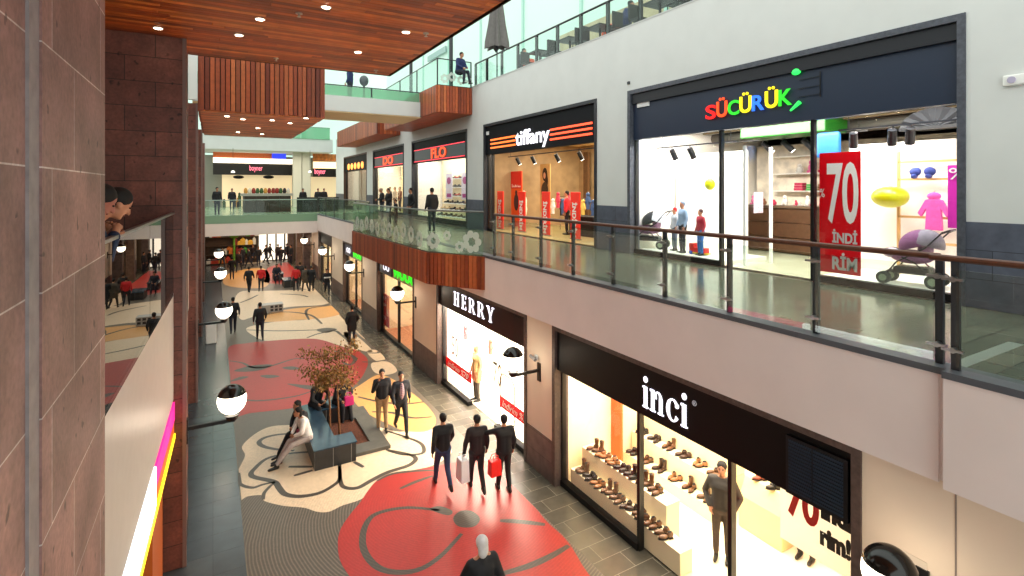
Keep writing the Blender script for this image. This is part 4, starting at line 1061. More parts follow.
# stroller
def stroller(x, y, z, label, c1='#b060b0', c2='#d8d0dc', s=1.0, rz=0):
    r_ = root('baby_stroller', (0,0,0), label, 'stroller')
    fr = M('stroller_frame','#1c1b20',.35)
    for (wx, wy, lr) in ((-.22,.42,.12),(.22,.42,.12),(-.25,-.38,.13),(.25,-.38,.13)):
        w = MB()
        for s_ in (-.035,.035): 
            n = 18; w.lathe_x = None
            vs = []
            for i in range(n):
                t = 2*PI*i/n
                vs += [(wx+s_-.02,wy+lr*math.cos(t),lr+lr*math.sin(t)),(wx+s_+.02,wy+lr*math.cos(t),lr+lr*math.sin(t))]
            w.add(vs, [(2*i,2*((i+1)%n),2*((i+1)%n)+1,2*i+1) for i in range(n)]+[tuple(2*i for i in range(n-1,-1,-1)), tuple(2*i+1 for i in range(n))])
        wh = w.build('wheel', M('stroller_tyre','#3a403a',.6), r_)
        MB().tube((wx-.065,wy,lr),(wx+.065,wy,lr),lr*.55,lr*.55,14).build('hub', M('hub_grey','#8a9a80',.4), wh)
    f = MB()
    for s_ in (-.24,.24):
        f.path([(s_,.42,.13),(s_,.2,.45),(s_,-.25,.75),(s_,-.5,1.05)],.014,8); f.path([(s_,-.38,.14),(s_,-.1,.45),(s_,.12,.55)],.014,8)
    f.path([(-.24,-.5,1.05),(-.18,-.6,1.1),(.18,-.6,1.1),(.24,-.5,1.05)],.02,8); f.tube((-.24,-.38,.14),(.24,-.38,.14),.012); f.tube((-.24,.42,.13),(.24,.42,.13),.012)
    f.path([(-.24,.1,.62),(-.22,.4,.68),(.22,.4,.68),(.24,.1,.62)],.016,8); f.build('frame', fr, r_)
    MB().box(-.21,.21,-.3,.28,.22,.36).build('basket', fr, r_, bevel=.04)
    MB().ell((0,.02,.55),(.22,.36,.14),16,10).ell((0,-.2,.72),(.21,.12,.24),14,9).build('seat', cm('#8a6280'), r_, smooth=True)
    MB().ell((0,-.12,.78),(.26,.36,.3),20,10,0,0,.52,rot=Euler((-.35,0,0)).to_matrix()).build('canopy', cm(c1), r_, smooth=True)
    MB().ell((0,-.2,.79),(.265,.3,.305),20,10,0,0,.48,rot=Euler((.3,0,0)).to_matrix()).build('canopy_back', cm(c2), r_, smooth=True)
    MB().ell((0,.36,.6),(.2,.14,.1),14,8).build('footmuff', cm('#b0a4ac'), r_, smooth=True)
    r_.location = (x,y,z); r_.rotation_euler.z = rz; r_.scale = (s,s,s)
    return r_
y_, _ = onX(913, 11.0); stroller(11.0, y_, L1+.11, 'grey and purple baby stroller standing in the right window', '#6e3c64', '#77707a', rz=.12, s=.93)
y_, _ = onX(650, 11.1); stroller(11.1, y_, L1+.11, 'black baby stroller at the left end of the left window', '#2a2c30', '#d8dade', rz=.5, s=1.0)
# child mannequins
for px, j, t, cap_, lb in ((684,'#8fa8c4','#2a2c34','#8a9ab0','child mannequin in a pale blue jacket and dark trousers'),
                           (671,'#c8ccd4','#5a6472','#c81c24','child mannequin with a red cap beside the black stroller'),
                           (702,'#a8283a','#2a6ab0','#5a3a3a','child mannequin in a dark red top and blue trousers')):
    y_, _ = onX(px, 11.0); person(10.95+.1*(px%3), y_, L1+.11, 70, lb+' in the left window', jacket=j, trousers=t, hair=cap_, h=1.2 if px != 684 else 1.4, vox=V2, cat='mannequin', name='child_mannequin', features=False, group='child mannequins in the left window')
y_, _ = onX(730, 13.0); person(13.0, y_, L1, 70, 'child mannequin in purple and grey just inside the entrance', jacket='#8a6a9a', trousers='#3a3c50', h=1.2, vox=V2, cat='mannequin', name='child_mannequin', features=False)
y_, _ = onX(699, 11.1)
t_ = root('toy_truck', (11.1,y_,L1+.11), 'red and yellow toy truck on the floor of the left window', 'toy')
MB().box(11.0,11.2,y_-.25,y_+.1,L1+.17,L1+.3).box(11.0,11.2,y_+.1,y_+.25,L1+.17,L1+.4).build('truck_body', M('toy_red','#d02020',.4), t_, bevel=.015)
MB().box(11.0,11.2,y_-.3,y_+.3,L1+.14,L1+.17).build('truck_chassis', M('toy_yellow','#e8c020',.4), t_)
for dy in (-.18,.18): MB().tube((10.98,y_+dy,L1+.16),(11.22,y_+dy,L1+.16),.05,.05,12).build('wheel', M('toy_blue','#2850c0',.4), t_)
# pale price posters on the entrance glass door
gl = root('glass_entrance_door', (10.5,7.4,L1), 'open glass entrance door with a pale printed notice', 'door leaf')
MB().box(10.9,11.9,7.9,7.93,L1+.02,7.6).build('door_glass', glass_shop, gl); MB().box(11.2,11.55,7.885,7.9,6.0,6.5).build('notice', M('notice_print','#d8c4d0',.5,noise=.4,nscale=30), gl)
MB().box(10.88,10.92,7.88,7.95,L1+.02,7.6).box(11.88,11.92,7.88,7.95,L1+.02,7.6).build('door_stile', white, gl)

# ---- tiffany, level one
interior('fashion_shop', 10.62, 16.5, 12.2, 21.7, L1, 8.75, M('taupe_panels','#a08a68',.6,noise=.2,nscale=2), M('shop_floor_wood','#b09468',.3,noise=.15), M('cream_ceiling','#e8d4a4',.6))
storefront(W2, 12.64, 20.4, L1, UT, 8.04, [19.9], [(12.7,19.8)], .1, M('dark_surround','#22242c',.45,noise=.2), 'dark framed open front of the striped sign fashion shop')
sg = signboard(W2+.06, 12.75, 20.29, 8.04, 9.26, M('sign_black','#070a12',.6,spec=.2), 'black shop sign with glowing orange stripes and white lower-case word')
ya, _ = onX(490, W2); yb, _ = onX(591, W2); yt0, _ = onX(515,W2); yt1, _ = onX(549,W2)
for k in range(3):
    MB().box(W2+.02,W2+.06,yt0+.05,ya,8.28+k*.17,8.345+k*.17).build('light_stripe', lit('stripe_orange','#f06a28',1.6), sg)
    MB().box(W2+.02,W2+.06,yb,yt1-.02,8.28+k*.17,8.345+k*.17).build('light_stripe', lit('stripe_red','#ee5030',1.6), sg)
text('tiffany', .6, lit('letter_white','#f6f4ff',1.05), (W2+.02, (yt0+yt1)/2, 8.46), RX, sg, 'lettering', .01, width=(yt0-yt1), height=.76, bold=.012)
MB().box(W2+.02,W2+.06,20.0,20.2,8.9,9.05).build('unit_plate', MATS['plate_white'], sg)
for i, (px, X, lb) in enumerate(((575.5,11.3,'nearest to the grey pier'),(546,11.25,'second from the grey pier'),(522,11.3,'third from the grey pier'),(500.5,11.2,'farthest from the grey pier'))):
    y_, _ = onX(px, X); r_ = root('security_gate', (X,y_,L1), 'slim red sale covered security gate, '+lb, 'security gate', 'red security gates at the shop entrance')
    hw = .27; MB().box(X-.03,X+.03,y_-hw,y_+hw,L1,L1+1.72).build('cover', M('cover_red','#ea3020',.45,emit=.12), r_, bevel=.02)
    t_ = text('İNDİRİM', .3, tw, (X-.035,y_,L1+.72), RXD, r_, 'print', .003, width=1.25, height=.3, bold=.01)
    MB().box(X-.05,X+.05,y_-hw-.02,y_+hw+.02,L1,L1+.05).build('foot', steel, r_)
y_, _ = onX(509, 12.0); r_ = root('poster_stand', (12.4,y_,L1), 'tall orange and red poster stand with a dark figure print behind the gates', 'poster stand')
MB().box(12.4,12.44,y_-.5,y_+.5,L1+.05,L1+2.65).build('panel', M('poster_orange','#e85a1e',.5), r_); MB().box(12.385,12.4,y_-.5,y_+.5,L1+1.85,L1+2.65).build('panel_head', M('poster_red','#d02018',.5), r_)
text('İndirim', .3, tw, (12.38,y_,L1+1.98), RX, r_, 'print', .003, width=.8, height=.16); MB().ell((12.39,y_,L1+1.2),(.01,.22,.4),12,8).ell((12.385,y_,L1+1.65),(.012,.1,.12),12,8).build('figure_print', M('print_dark','#3a2430',.6), r_)
y_, _ = onX(545, 13.6); r_ = root('portrait_poster', (13.6,y_,L1+1.2), 'tall photo poster of a dark haired person in a patterned top', 'poster')
MB().box(13.6,13.64,y_-.42,y_+.42,L1+.7,L1+3.0).build('sheet', M('poster_tan','#c9a468',.5), r_)
MB().ell((13.59,y_,L1+2.5),(.01,.22,.32),14,9).ell((13.59,y_-.12,L1+2.2),(.01,.14,.3),12,8).build('hair_print', M('hair_print','#2a1c14',.6), r_)
MB().ell((13.58,y_+.02,L1+2.45),(.008,.1,.15),12,8).build('face_print', M('face_print','#d0a080',.6), r_); MB().ell((13.58,y_,L1+1.75),(.008,.3,.4),14,9).build('top_print', M('top_print','#3a3428',.6,noise=.8,nscale=30), r_)
for k, y_ in enumerate((13.4,14.6,15.8,17.2,18.6,19.9)):
    tag(MB().box(16.3,16.5,y_-.18,y_+.18,L1,8.5).build('trim_%d' % (20+k), M('warm_strip','#ffe2a0',.5,emit=1.8)), kind='structure')
random.seed(8)
for k in range(10):
    y0_ = 12.5+k*.9
    tag(MB().box(16.2,16.35,y0_,y0_+.35,L1,8.4).build('trim_%d' % (50+k), M('panel_brown','#5a4028',.5,noise=.2)), kind='structure')
for k, (X_, ya_, yb_) in enumerate(((13.6,13.2,14.8),(14.2,15.6,17.0),(13.4,17.6,19.0),(12.6,12.9,13.8))):
    r_ = root('clothes_rail', (X_,ya_,L1), 'free-standing clothes rail in the striped sign shop, %s' % ['nearest the grey pier wall','in the middle of the room','deepest to the left','beside the dark display table'][k], 'clothes rail')
    MB().path([(X_,ya_,L1),(X_,ya_,L1+1.5),(X_,yb_,L1+1.5),(X_,yb_,L1)],.018,8).build('rail', steel, r_)
    n_ = 7
    for q in range(n_):
        garment(X_, ya_+(yb_-ya_)*(q+.5)/n_, L1+1.12, random.choice(['#e8e0d0','#1c1c24','#c8405a','#b0a080','#e8e4e0','#3a5a8a','#d8c060','#2a2420']), 'garment hanging on a clothes rail in the striped sign shop', .24, .62)['group'] = 'garments on the clothes rails'
x_ = 12.2; y_, _ = onX(567, x_); person(x_, y_, L1, 60, 'shopper in a bright red top standing inside behind the security gates', jacket='#d0202c', trousers='#1a1a20', vox=V2)
random.seed(5)
for k in range(9):
    px = 553+k*5; X = 13.0; y_, _ = onX(px, X); garment(X, y_, L1+1.15+.28*(k%2), random.choice(['#e8e0d0','#1c1c24','#c8405a','#b0a080','#e8e4e0','#3a5a8a','#d8c060']), 'garment hanging in the bright back of the striped sign shop', .3, .55)['group'] = 'garments inside the striped sign shop'
dt = root('display_table', (12,13.6,L1), 'dark display table stacked with clothes near the shop entrance', 'table')
MB().box(11.6,12.6,13.1,14.5,L1+.72,L1+.78).build('table_top', blackboard, dt); MB().box(11.65,12.55,13.15,14.45,L1,L1+.72).build('table_body', blackboard, dt)
goods_row(11.8, 13.15, 14.45, L1+.78, 7, 'folded garment on the dark display table', 'garments on the dark display table')
tt = root('display_table', (12,16,L1), 'low dark display table behind the middle gates', 'table')
MB().box(12.2,13.0,15.2,16.8,L1+.72,L1+.78).build('table_top', blackboard, tt); MB().box(12.25,12.95,15.25,16.75,L1,L1+.72).build('table_body', blackboard, tt)
track(11.3, 12.9, 20.0, 7.95, 'black ceiling track with spotlights under the striped sign', [onX(p,11.3)[0] for p in (517,532,556,579)], -.1)
y_, _ = onX(524, 12.2); person(12.2, y_, L1, 70, 'headless mannequin in a white patterned dress behind the gates', jacket='#e8e4d0', trousers='#e8e4d8', vox=V2, coat=True, cat='mannequin', name='mannequin', features=False, sk=M('mannequin_skin','#e0d0b8',.5), hairless=True)

# ---- FLO and the next two, level one
def shoe_dots(X, Ya, Yb, zs_, n, label, group, s=.12, pal=('#2a1c14','#6a4426','#14141a','#a03028','#c0a880','#3a3a44')):
    for z in zs_:
        for i in range(n):
            y = Ya+(Yb-Ya)*(i+.5)/n; shoe(X, y, z, s, random.choice(pal), label, group, 90+random.uniform(-20,20))
_shoe = {}
def shoe(x, y, z, s, c, label, group=None, rz=0, boot=False):
    key = (boot,)
    if key not in _shoe:
        u = MB(); u.ell((0,.35,.32),(.28,.62,.22),12,8); u.ell((0,-.5,.45),(.25,.42,.36),12,8)
        if boot: u.tube((0,-.55,.5),(0,-.6,1.5),.27,.32,12)
        so = MB(); so.ell((0,.32,.1),(.33,.72,.09),12,6); so.ell((0,-.55,.1),(.27,.36,.09),10,6); so.box(-.2,.2,-.85,-.35,0,.14)
        op = MB(); op.ell((0,-.45,.78 if not boot else 1.5),(.18,.28,.05) if not boot else (.26,.26,.04),10,5)
        _shoe[key] = (u.mesh('shoe_upper',[skin],True), so.mesh('sole',[skin],True), op.mesh('opening',[skin],True))
    u, so, op = _shoe[key]
    o = bpy.data.objects.new('shoe', u); COL.objects.link(o); o.material_slots[0].link = 'OBJECT'; o.material_slots[0].material = cm(c, .35)
    for nm, me, cc in (('sole',so,'#1a1410'),('lining',op,'#0e0a08')):
        p = bpy.data.objects.new(nm, me); COL.objects.link(p); p.parent = o; p.material_slots[0].link = 'OBJECT'; p.material_slots[0].material = cm(cc)
    o.location = (x,y,z); o.rotation_euler.z = math.radians(rz); o.scale = (s,s,s)
    return tag(o, label, 'shoe', group)
def level1_shop(i, Y0, Y1, word, wmat, dark, lb, sboard, base=.27):
    interior('shop_level1_%d' % i, 10.62, 15.5, Y0-.05, Y1+.05, L1, 8.6, shopwhite, tile_shop, shopwhite)
    storefront(W2, Y0, Y1, L1, UT, 8.05, [Y0+(Y1-Y0)*.5], [], base, dark, lb+' shop front', bare=True)
    sg = signboard(W2+.06, Y0+.11, Y1-.11, 8.05, 9.26, MATS['sign_black'], sboard)
    return sg
ds = MATS['dark_surround']
rl_ = lit('line_red','#e83848',1.4); fl = lit('flo_orange','#f04a18',1.1)
for i, (Y0, Y1, word, pxa, pxb, lb, sb) in enumerate(((22.1,29.9,'FLO',431,446,'bright shoe shop','dark shop sign with two red lines and glowing orange word, the nearer one'),
                                       (31.4,38.6,'DO',383,393,'bright clothes','dark shop sign with two red lines and glowing orange word, the farther one'))):
    sg = level1_shop(i, Y0, Y1, word, fl, ds, lb, sb)
    for z in (8.12, 8.78): MB().box(W2+.02,W2+.06,Y0+.4,Y1-.3,z,z+.035).build('light_line', rl_, sg)
    MB().box(W2+.03,W2+.06,Y0+.3,Y1-.4,8.17,8.76).build('panel', M('sign_slate','#3a4652',.4), sg)
    ya, _ = onX(pxa, W2); yb, _ = onX(pxb, W2); text(word, .6, fl, (W2, (ya+yb)/2, 8.47), RX, sg, 'lettering', .01, width=(ya-yb), height=.56, bold=.018)
struct('wall_window_backing_1', MB().box(12.2,12.3,22.2,29.8,L1,8.5), shopcream)
y_, _ = onX(449, 11.3); 
for px, lb in ((449,'middle'),(465,'right')):
    y_, _ = onX(px, 11.3); r_ = root('window_poster', (11.3,y_,6.2), 'narrow pale poster with pink print hanging in the %s of the shoe shop window' % lb, 'poster')
    MB().box(11.3,11.32,y_-.45,y_+.45,6.0,7.4).build('sheet', M('poster_pale','#e6e0f0',.5), r_); MB().ell((11.29,y_,7.0),(.008,.28,.2),12,8).box(11.285,11.3,y_-.3,y_+.3,6.1,6.3).build('pink_print', M('print_pink','#b0388a',.5), r_)
y_, _ = onX(420, 11.0); r_ = root('window_banner', (11.0,y_,5), 'tall narrow red banner at the left end of the shoe shop window', 'banner')
MB().box(11.0,11.02,y_-.35,y_+.35,L1+.3,7.7).build('sheet', M('banner_crimson','#c8203a',.5), r_); text('İNDİRİM', .3, tw, (10.99,y_,6.9), RX, r_, 'print', .003, width=.5, height=.14)
for k, z in enumerate((5.05,5.4,5.75)):
    tag(MB().box(11.2+.2*k,11.5+.2*k,22.6,28.6,z-.05,z).build('display_step', white), ['lowest','middle','highest'][k]+' white display step in the shoe shop window', 'display step')
    shoe_dots(11.35+.2*k, 22.8, 28.4, [z], 8, 'shoe displayed in the bright upper shoe shop window', 'shoes in the upper shoe shop window', .2)
sh = root('wall_shelf', (12.1,26,6), 'white shelves of shoes on the back wall of the upper shoe shop window', 'shelf')
for z in (6.15,6.65,7.15):
    MB().box(11.95,12.2,22.6,28.8,z-.04,z).build('board', white, sh)
    shoe_dots(12.05, 22.8, 28.6, [z], 10, 'shoe on the back wall shelves of the upper shoe shop', 'shoes on the upper shoe shop back wall', .2)
struct('wall_window_backing_2', MB().box(12.4,12.5,31.5,38.5,L1,8.5), shopcream)
for k, px in enumerate((390,395,400)):
    y_, _ = onX(px, 11.4); person(11.4, y_, L1+.2, 90, 'mannequin in the window of the farther red lettered shop', jacket=['#2a2a34','#c8b8a0','#7a4a3a'][k], trousers='#3a3a40', vox=V2, cat='mannequin', name='mannequin', features=False, group='mannequins in the farther red lettered shop')
sg = level1_shop(2, 40.4, 48.5, '', None, M('brown_surround','#4a3226',.5,noise=.2), 'brown framed', 'brown shop sign with blurred orange glowing blobs')
for k in range(5):
    y_ = 46.8-k*1.2; MB().ell((W2+.04,y_,8.45),(.05,.42,.28),12,8).build('glow_shape', lit('glow_orange','#f09040',2.0), sg)
struct('wall_window_backing_3', MB().box(11.6,11.7,40.5,48.4,L1,8.5), M('brown_window_back','#6a4a30',.6,noise=.3))

# ================================================================ GROUND FLOOR SHOPS
def serif_word(word, X, yc, zc, w, h, mat, parent, name='lettering'):
    """high-contrast serif capitals and lower case built stroke by stroke, reading towards -Y"""
    adv = {'H':1.28,'E':1.08,'R':1.25,'Y':1.1,'i':.5,'n':.98,'c':.86}
    tot = sum(adv[c] for c in word); sc = w/tot; cur = 0; mb = MB()
    def P(u, v): return (X, yc+w/2-(cur+u)*sc, zc-h/2+v*h)
    def quad(u0,v0,u1,v1,u2,v2,u3,v3):
        a = [P(u0,v0),P(u1,v1),P(u2,v2),P(u3,v3)]; b = [(p[0]-.015,p[1],p[2]) for p in a]
        mb.add(a+b, [(0,1,2,3),(7,6,5,4),(0,4,5,1),(1,5,6,2),(2,6,7,3),(3,7,4,0)])
    def bar(u0,v0,u1,v1): quad(u0,v0,u1,v0,u1,v1,u0,v1)
    def arc(cu,cv,ru,rv,a0,a1,t0,t1,n=12):
        for i in range(n):
            A, B = a0+(a1-a0)*i/n, a0+(a1-a0)*(i+1)/n
            def T(a): return t0+(t1-t0)*abs(math.cos(a))
            pts = [(cu+(ru)*math.cos(A),cv+rv*math.sin(A)),(cu+ru*math.cos(B),cv+rv*math.sin(B)),(cu+(ru-T(B))*math.cos(B),cv+(rv-T(B)*.6)*math.sin(B)),(cu+(ru-T(A))*math.cos(A),cv+(rv-T(A)*.6)*math.sin(A))]
            quad(*[q for p in pts for q in p])
    s = .055
    for c in word:
        if c == 'H':
            for u in (.14,.64): bar(u,0,u+.2,1); bar(u-.07,0,u+.27,s); bar(u-.07,1-s,u+.27,1)
            bar(.3,.47,.68,.53)
        if c == 'E':
            bar(.12,0,.32,1); bar(.05,0,.72,s+.01); bar(.05,1-s,.7,1); bar(.3,.47,.58,.53); bar(.66,0,.73,.25); bar(.64,.76,.71,1); bar(.54,.38,.6,.62)
        if c == 'R':
            bar(.12,0,.32,1); bar(.05,0,.39,s); bar(.05,1-s,.5,1); arc(.48,.74,.34,.26,-PI/2,PI/2,.06,.2); bar(.3,.48,.5,.53); quad(.45,.5,.62,.5,.95,0,.74,0); bar(.74,0,1.0,s)
        if c == 'Y':
            bar(.4,0,.6,.45); bar(.3,0,.7,s); quad(.08,1,.3,1,.6,.42,.4,.42); quad(.78,1,.88,1,.6,.42,.5,.42); bar(0,1-s,.38,1); bar(.68,1-s,.98,1)
        if c == 'i':
            bar(.1,0,.32,.66); bar(.02,0,.4,s*.8); bar(.02,.6,.2,.66)
            vs = []; n = 16
            a = [P(.21+.13*math.cos(2*PI*i/n)*1.0,.88+.1*math.sin(2*PI*i/n)) for i in range(n)]; b = [(p[0]-.015,p[1],p[2]) for p in a]
            mb.add(a+b, [tuple(range(n)),tuple(range(2*n-1,n-1,-1))]+[(i,n+i,n+(i+1)%n,(i+1)%n) for i in range(n)])
        if c == 'n':
            bar(.08,0,.28,.66); bar(0,0,.36,s*.8); bar(0,.6,.2,.66); bar(.58,0,.78,.42); bar(.5,0,.86,s*.8); arc(.5,.42,.28,.25,0,PI,.05,.2)
        if c == 'c':
            arc(.42,.33,.38,.34,.5,2*PI-.6,.06,.2,18); mb.ell(P(.68,.5),(.05,.09*sc,.07*h),10,6)
        cur += adv[c]
    return mb.build(name, mat, parent)
# ---- shoe shop "inci"
interior('shoe_shop', 6.9, 12.5, 3.3, 9.5, 0, GT, shopcream, shopfloor, shopcream)
storefront(W1, 3.22, 9.58, 0, GT, 2.58, [5.13, 7.06], [(5.13,7.06)], .12, stone_frame_b, 'stone and black framed front of the shoe shop on the ground floor')
sg = signboard(W1+.04, 3.33, 9.47, 2.58, GT-.11, blackboard, 'black fascia sign with large white lower-case serif word over the shoe shop')
ya, za = onX(641, W1, 372); yb, zb = onX(688, W1, 430)
serif_word('inci', W1+.04, (ya+yb)/2, 3.02, ya-yb, .56, lit('letter_white','#f6f4ff',2.2), sg)
text('®', .1, M('mark_white','#b8b8c0',.5,emit=.3), (W1+.03, yb-.1, 3.2), RX, sg, 'registered_mark', .003, height=.085)
r_ = root('dark_screen', (W1,3.8,2.6), 'dark louvred glass panel at the right end of the shoe shop sign', 'screen')
MB().box(W1-.02,W1+.04,3.37,4.14,2.6,3.35).build('panel_frame', black, r_)
mb = MB()
for k in range(15): mb.box(W1-.03,W1-.02,3.42,3.78,2.65+k*.045,2.68+k*.045); mb.box(W1-.03,W1-.02,3.8,4.1,2.65+k*.045,2.68+k*.045)
mb.build('louvres', M('louvre_blue','#1c2c3c',.3), r_)
bn = root('window_sale_banner', (6.95,3.8,1.95), 'white banner with red 70 and black word in the right bay of the shoe shop', 'banner')
MB().box(6.9,6.92,3.36,4.45,1.7,2.75).build('sheet', paper('banner_white','#f6f4f0',.6), bn)
text('70', .5, M('print_red','#d81c1c',.5), (6.885,4.12,2.35), RX, bn, 'print', .003, width=.44, height=.5, bold=.02)
text('indi', .3, M('print_black','#141414',.5), (6.885,3.68,2.42), RX, bn, 'print', .003, width=.4, height=.26, bold=.02)
text('rim!', .3, MATS['print_black'], (6.885,3.7,2.07), RX, bn, 'print', .003, width=.38, height=.26, bold=.02)
# window steps and shoes
for k, (x0,x1,z) in enumerate(((6.84,7.15,.42),(7.15,7.5,.82))):
    tag(MB().box(x0,x1,6.2+k*.6,9.3,.02,z).build('window_step', shopcream, bevel=.01), ['lower','upper'][k]+' cream display step behind the shoe shop window glass', 'display step')
random.seed(21)
pal = ['#3a2216','#5c3a22','#15120f','#8a5a34','#2a1a14','#6a4a34']
n = 0
for k, (X, z, ys_) in enumerate(((6.95,.42,[9.05-i*.3 for i in range(9)]),(7.28,.82,[9.0-i*.3 for i in range(7)]))):
    for y_ in ys_:
        for dx in (-.0,.0):
            pass
        b_ = random.random() < .35; c_ = random.choice(pal)
        for s_ in (-1,1):
            shoe(X+random.uniform(-.04,.04), y_+s_*.065, z, .155, c_, ['shoe on the lower step behind the shoe shop glass','shoe on the upper step behind the shoe shop glass'][k], ['shoes on the lower window step','shoes on the upper window step'][k], 70+random.uniform(-18,18), b_)
tag(MB().box(8.15,8.22,9.15,9.48,0,3.3).build('upright_divider', M('orange_panel','#c8581c',.5)), 'narrow orange upright panel at the end of the stepped wall display', 'panel')
r_ = root('stepped_display', (9,8.5,0), 'cream stepped wall display carrying three rows of shoes', 'display stand')
for k, z in enumerate((.3,.72,1.14)): MB().box(8.5+.28*k,9.5,6.9,9.45,.012+(0 if k==0 else z-.42+.0),z).build('step', shopcream, r_)
for k, z in enumerate((.3,.72,1.14)):
    for i in range(6):
        y_ = 9.25-i*.42; c_ = random.choice(pal)
        for s_ in (-1,1): shoe(8.64+.28*k, y_+s_*.065, z, .15, c_, 'shoe on the %s row of the cream stepped display' % ['bottom','middle','top'][k], 'shoes on the stepped display, %s row' % ['bottom','middle','top'][k], 80+random.uniform(-25,25), random.random()<.3)
x_, y_ = gp(722, 560); person(x_, y_, .012, 120, 'man in a dark jacket standing inside the shoe shop behind the black post', jacket='#3a3632', trousers='#4a3c34', pose='pockets', vox=V1, h=1.72)
x_, y_ = gp(806, 560); person(x_, y_, .012, 100, 'mannequin with black shoes in the right bay, only its lower legs in view', jacket='#5a4a40', trousers='#3a2a24', vox=V1, cat='mannequin', name='mannequin', h=1.75)
x_, y_ = gp(765, 545); r_ = root('display_block', (x_+.2,y_,0), 'curved cream display block with shoes on top inside the shoe shop', 'display stand')
mb = MB(); pr = [(-.45,0),(.5,0),(.42,.5),(.3,.8),(.05,.93),(-.25,.95),(-.42,.6)]
vs = [(x_+.5+p[0],y_-.3,.012+p[1]) for p in pr]+[(x_+.5+p[0],y_+.6,.012+p[1]) for p in pr]; n = len(pr)
mb.add(vs, [tuple(range(n)),tuple(range(2*n-1,n-1,-1))]+[(i,n+i,n+(i+1)%n,(i+1)%n) for i in range(n)]); mb.build('block_body', M('block_cream','#ecd9a0',.5), r_, bevel=.02)
for i, (dx, dy, c_) in enumerate(((.25,.1,'#14120f'),(.4,.12,'#14120f'),(.3,.42,'#7a3420'),(.45,.45,'#7a3420'))):
    shoe(x_+dx, y_+dy-.1, .955, .15, c_, ['black shoe on the curved display block','dark red shoe on the curved display block'][i//2], 'shoes on the curved display block', 60)
o = tag(MB().box(9.6,9.66,4.3,5.5,.012,1.5).build('display_partition', M('panel_rust','#c05a24',.5)), 'rust orange panel standing behind the curved display block', 'panel')

# ---- HERRY
interior('suit_shop', 6.9, 12, 10.7, 16.5, 0, GT, shopwhite, shopfloor, shopwhite)
storefront(W1, 10.68, 16.49, 0, GT, 2.7, [12.6, 14.3], [(12.6,14.3)], .12, stone_frame_b, 'black framed front of the suit shop with two bright windows', bare=True)
sg = signboard(W1+.04, 10.79, 16.38, 2.7, GT-.11, M('herry_board','#1c0f0c',.35), 'dark brown fascia sign with white serif capitals')
ya, _ = onX(452.5, W1); yb, _ = onX(494, W1); serif_word('HERRY', W1+.04, (ya+yb)/2, 3.13, ya-yb, .42, lit('letter_white','#f6f4ff',2.2), sg)
MB().box(W1+.01,W1+.04,10.85,11.35,2.75,3.4).build('end_panel', black, sg)
wl = M('lightbox_white','#fff8ee',.5,emit=2.0)
for k, (a, b, lb) in enumerate(((14.35,16.35,'left'),(10.82,12.55,'right'))):
    r_ = root('lit_window_panel', (7.15,a,.12), 'bright white lit backdrop filling the %s window of the suit shop' % lb, 'light panel')
    MB().box(7.3,7.34,a,b,.12,2.68).build('panel', wl, r_)
    bn = root('red_window_strip', (6.84,a,.6), 'red banner strip with white script low across the %s suit shop window' % lb, 'banner')
    MB().box(6.82,6.83,a,b,.62,.92).build('sheet', paper('strip_red','#e01026',.4), bn)
    text('indirim %70', .2, tw, (6.812,(a+b)/2,.77), RX, bn, 'print', .002, width=(b-a)*.8, height=.17, shear=.3)
for px, w_, lb, yy in ((455,'50','left',15.0),(497.5,'70','right',11.9)):
    ya, _ = onX(px, 6.82); n_ = root('window_number', (6.8,ya,1.2), 'tall thin black number on the %s suit shop window' % lb, 'decal')
    text(w_, .5, MATS['print_black'], (6.815,ya,1.45), RX, n_, 'print', .002, width=.5, height=.62)
y_, _ = onX(477, 7.1); person(7.1, y_, .0, 90, 'mannequin in a beige coat standing in the suit shop entrance', jacket='#b89a6a', trousers='#4a4038', coat=True, vox=V1, cat='mannequin', name='mannequin', features=False, hairless=True)
for k, (px, c_) in enumerate(((465,'#e07078'),(490,'#e06858'),(518,'#e8d8a0'))):
    y_, _ = onX(px, 7.2); garment(7.22, y_, 1.9, c_, ['red garment hanging in the left suit shop window','red garment hanging at the left of the right suit shop window','pale yellow garment in the right suit shop window'][k], .22, .38)
y_, _ = onX(507, 7.1); r_ = root('display_rail', (7.1,y_,.12), 'slim black clothes rail with curved ends in the right suit shop window', 'clothes rail')
MB().path([(7.1,y_-.4,.12),(7.1,y_-.4,1.2),(7.1,y_-.25,1.35),(7.1,y_+.25,1.35),(7.1,y_+.4,1.2),(7.1,y_+.4,.12)],.018,8).build('rail', black, r_)
# CCTV camera on the pier
yc_, zc_ = onX(537, W1, 357); r_ = root('security_camera', (W1,yc_,zc_), 'small white security camera on the pier beside the suit shop', 'camera')
MB().box(W1-.04,W1,yc_-.05,yc_+.05,zc_-.05,zc_+.05).build('bracket', white, r_); MB().tube((W1-.04,yc_,zc_),(W1-.12,yc_,zc_),.015).tube((W1-.12,yc_-.12,zc_-.02),(W1-.12,yc_+.1,zc_+.02),.04,.04,12).build('camera_body', M('cam_grey','#8a8684',.4), r_)

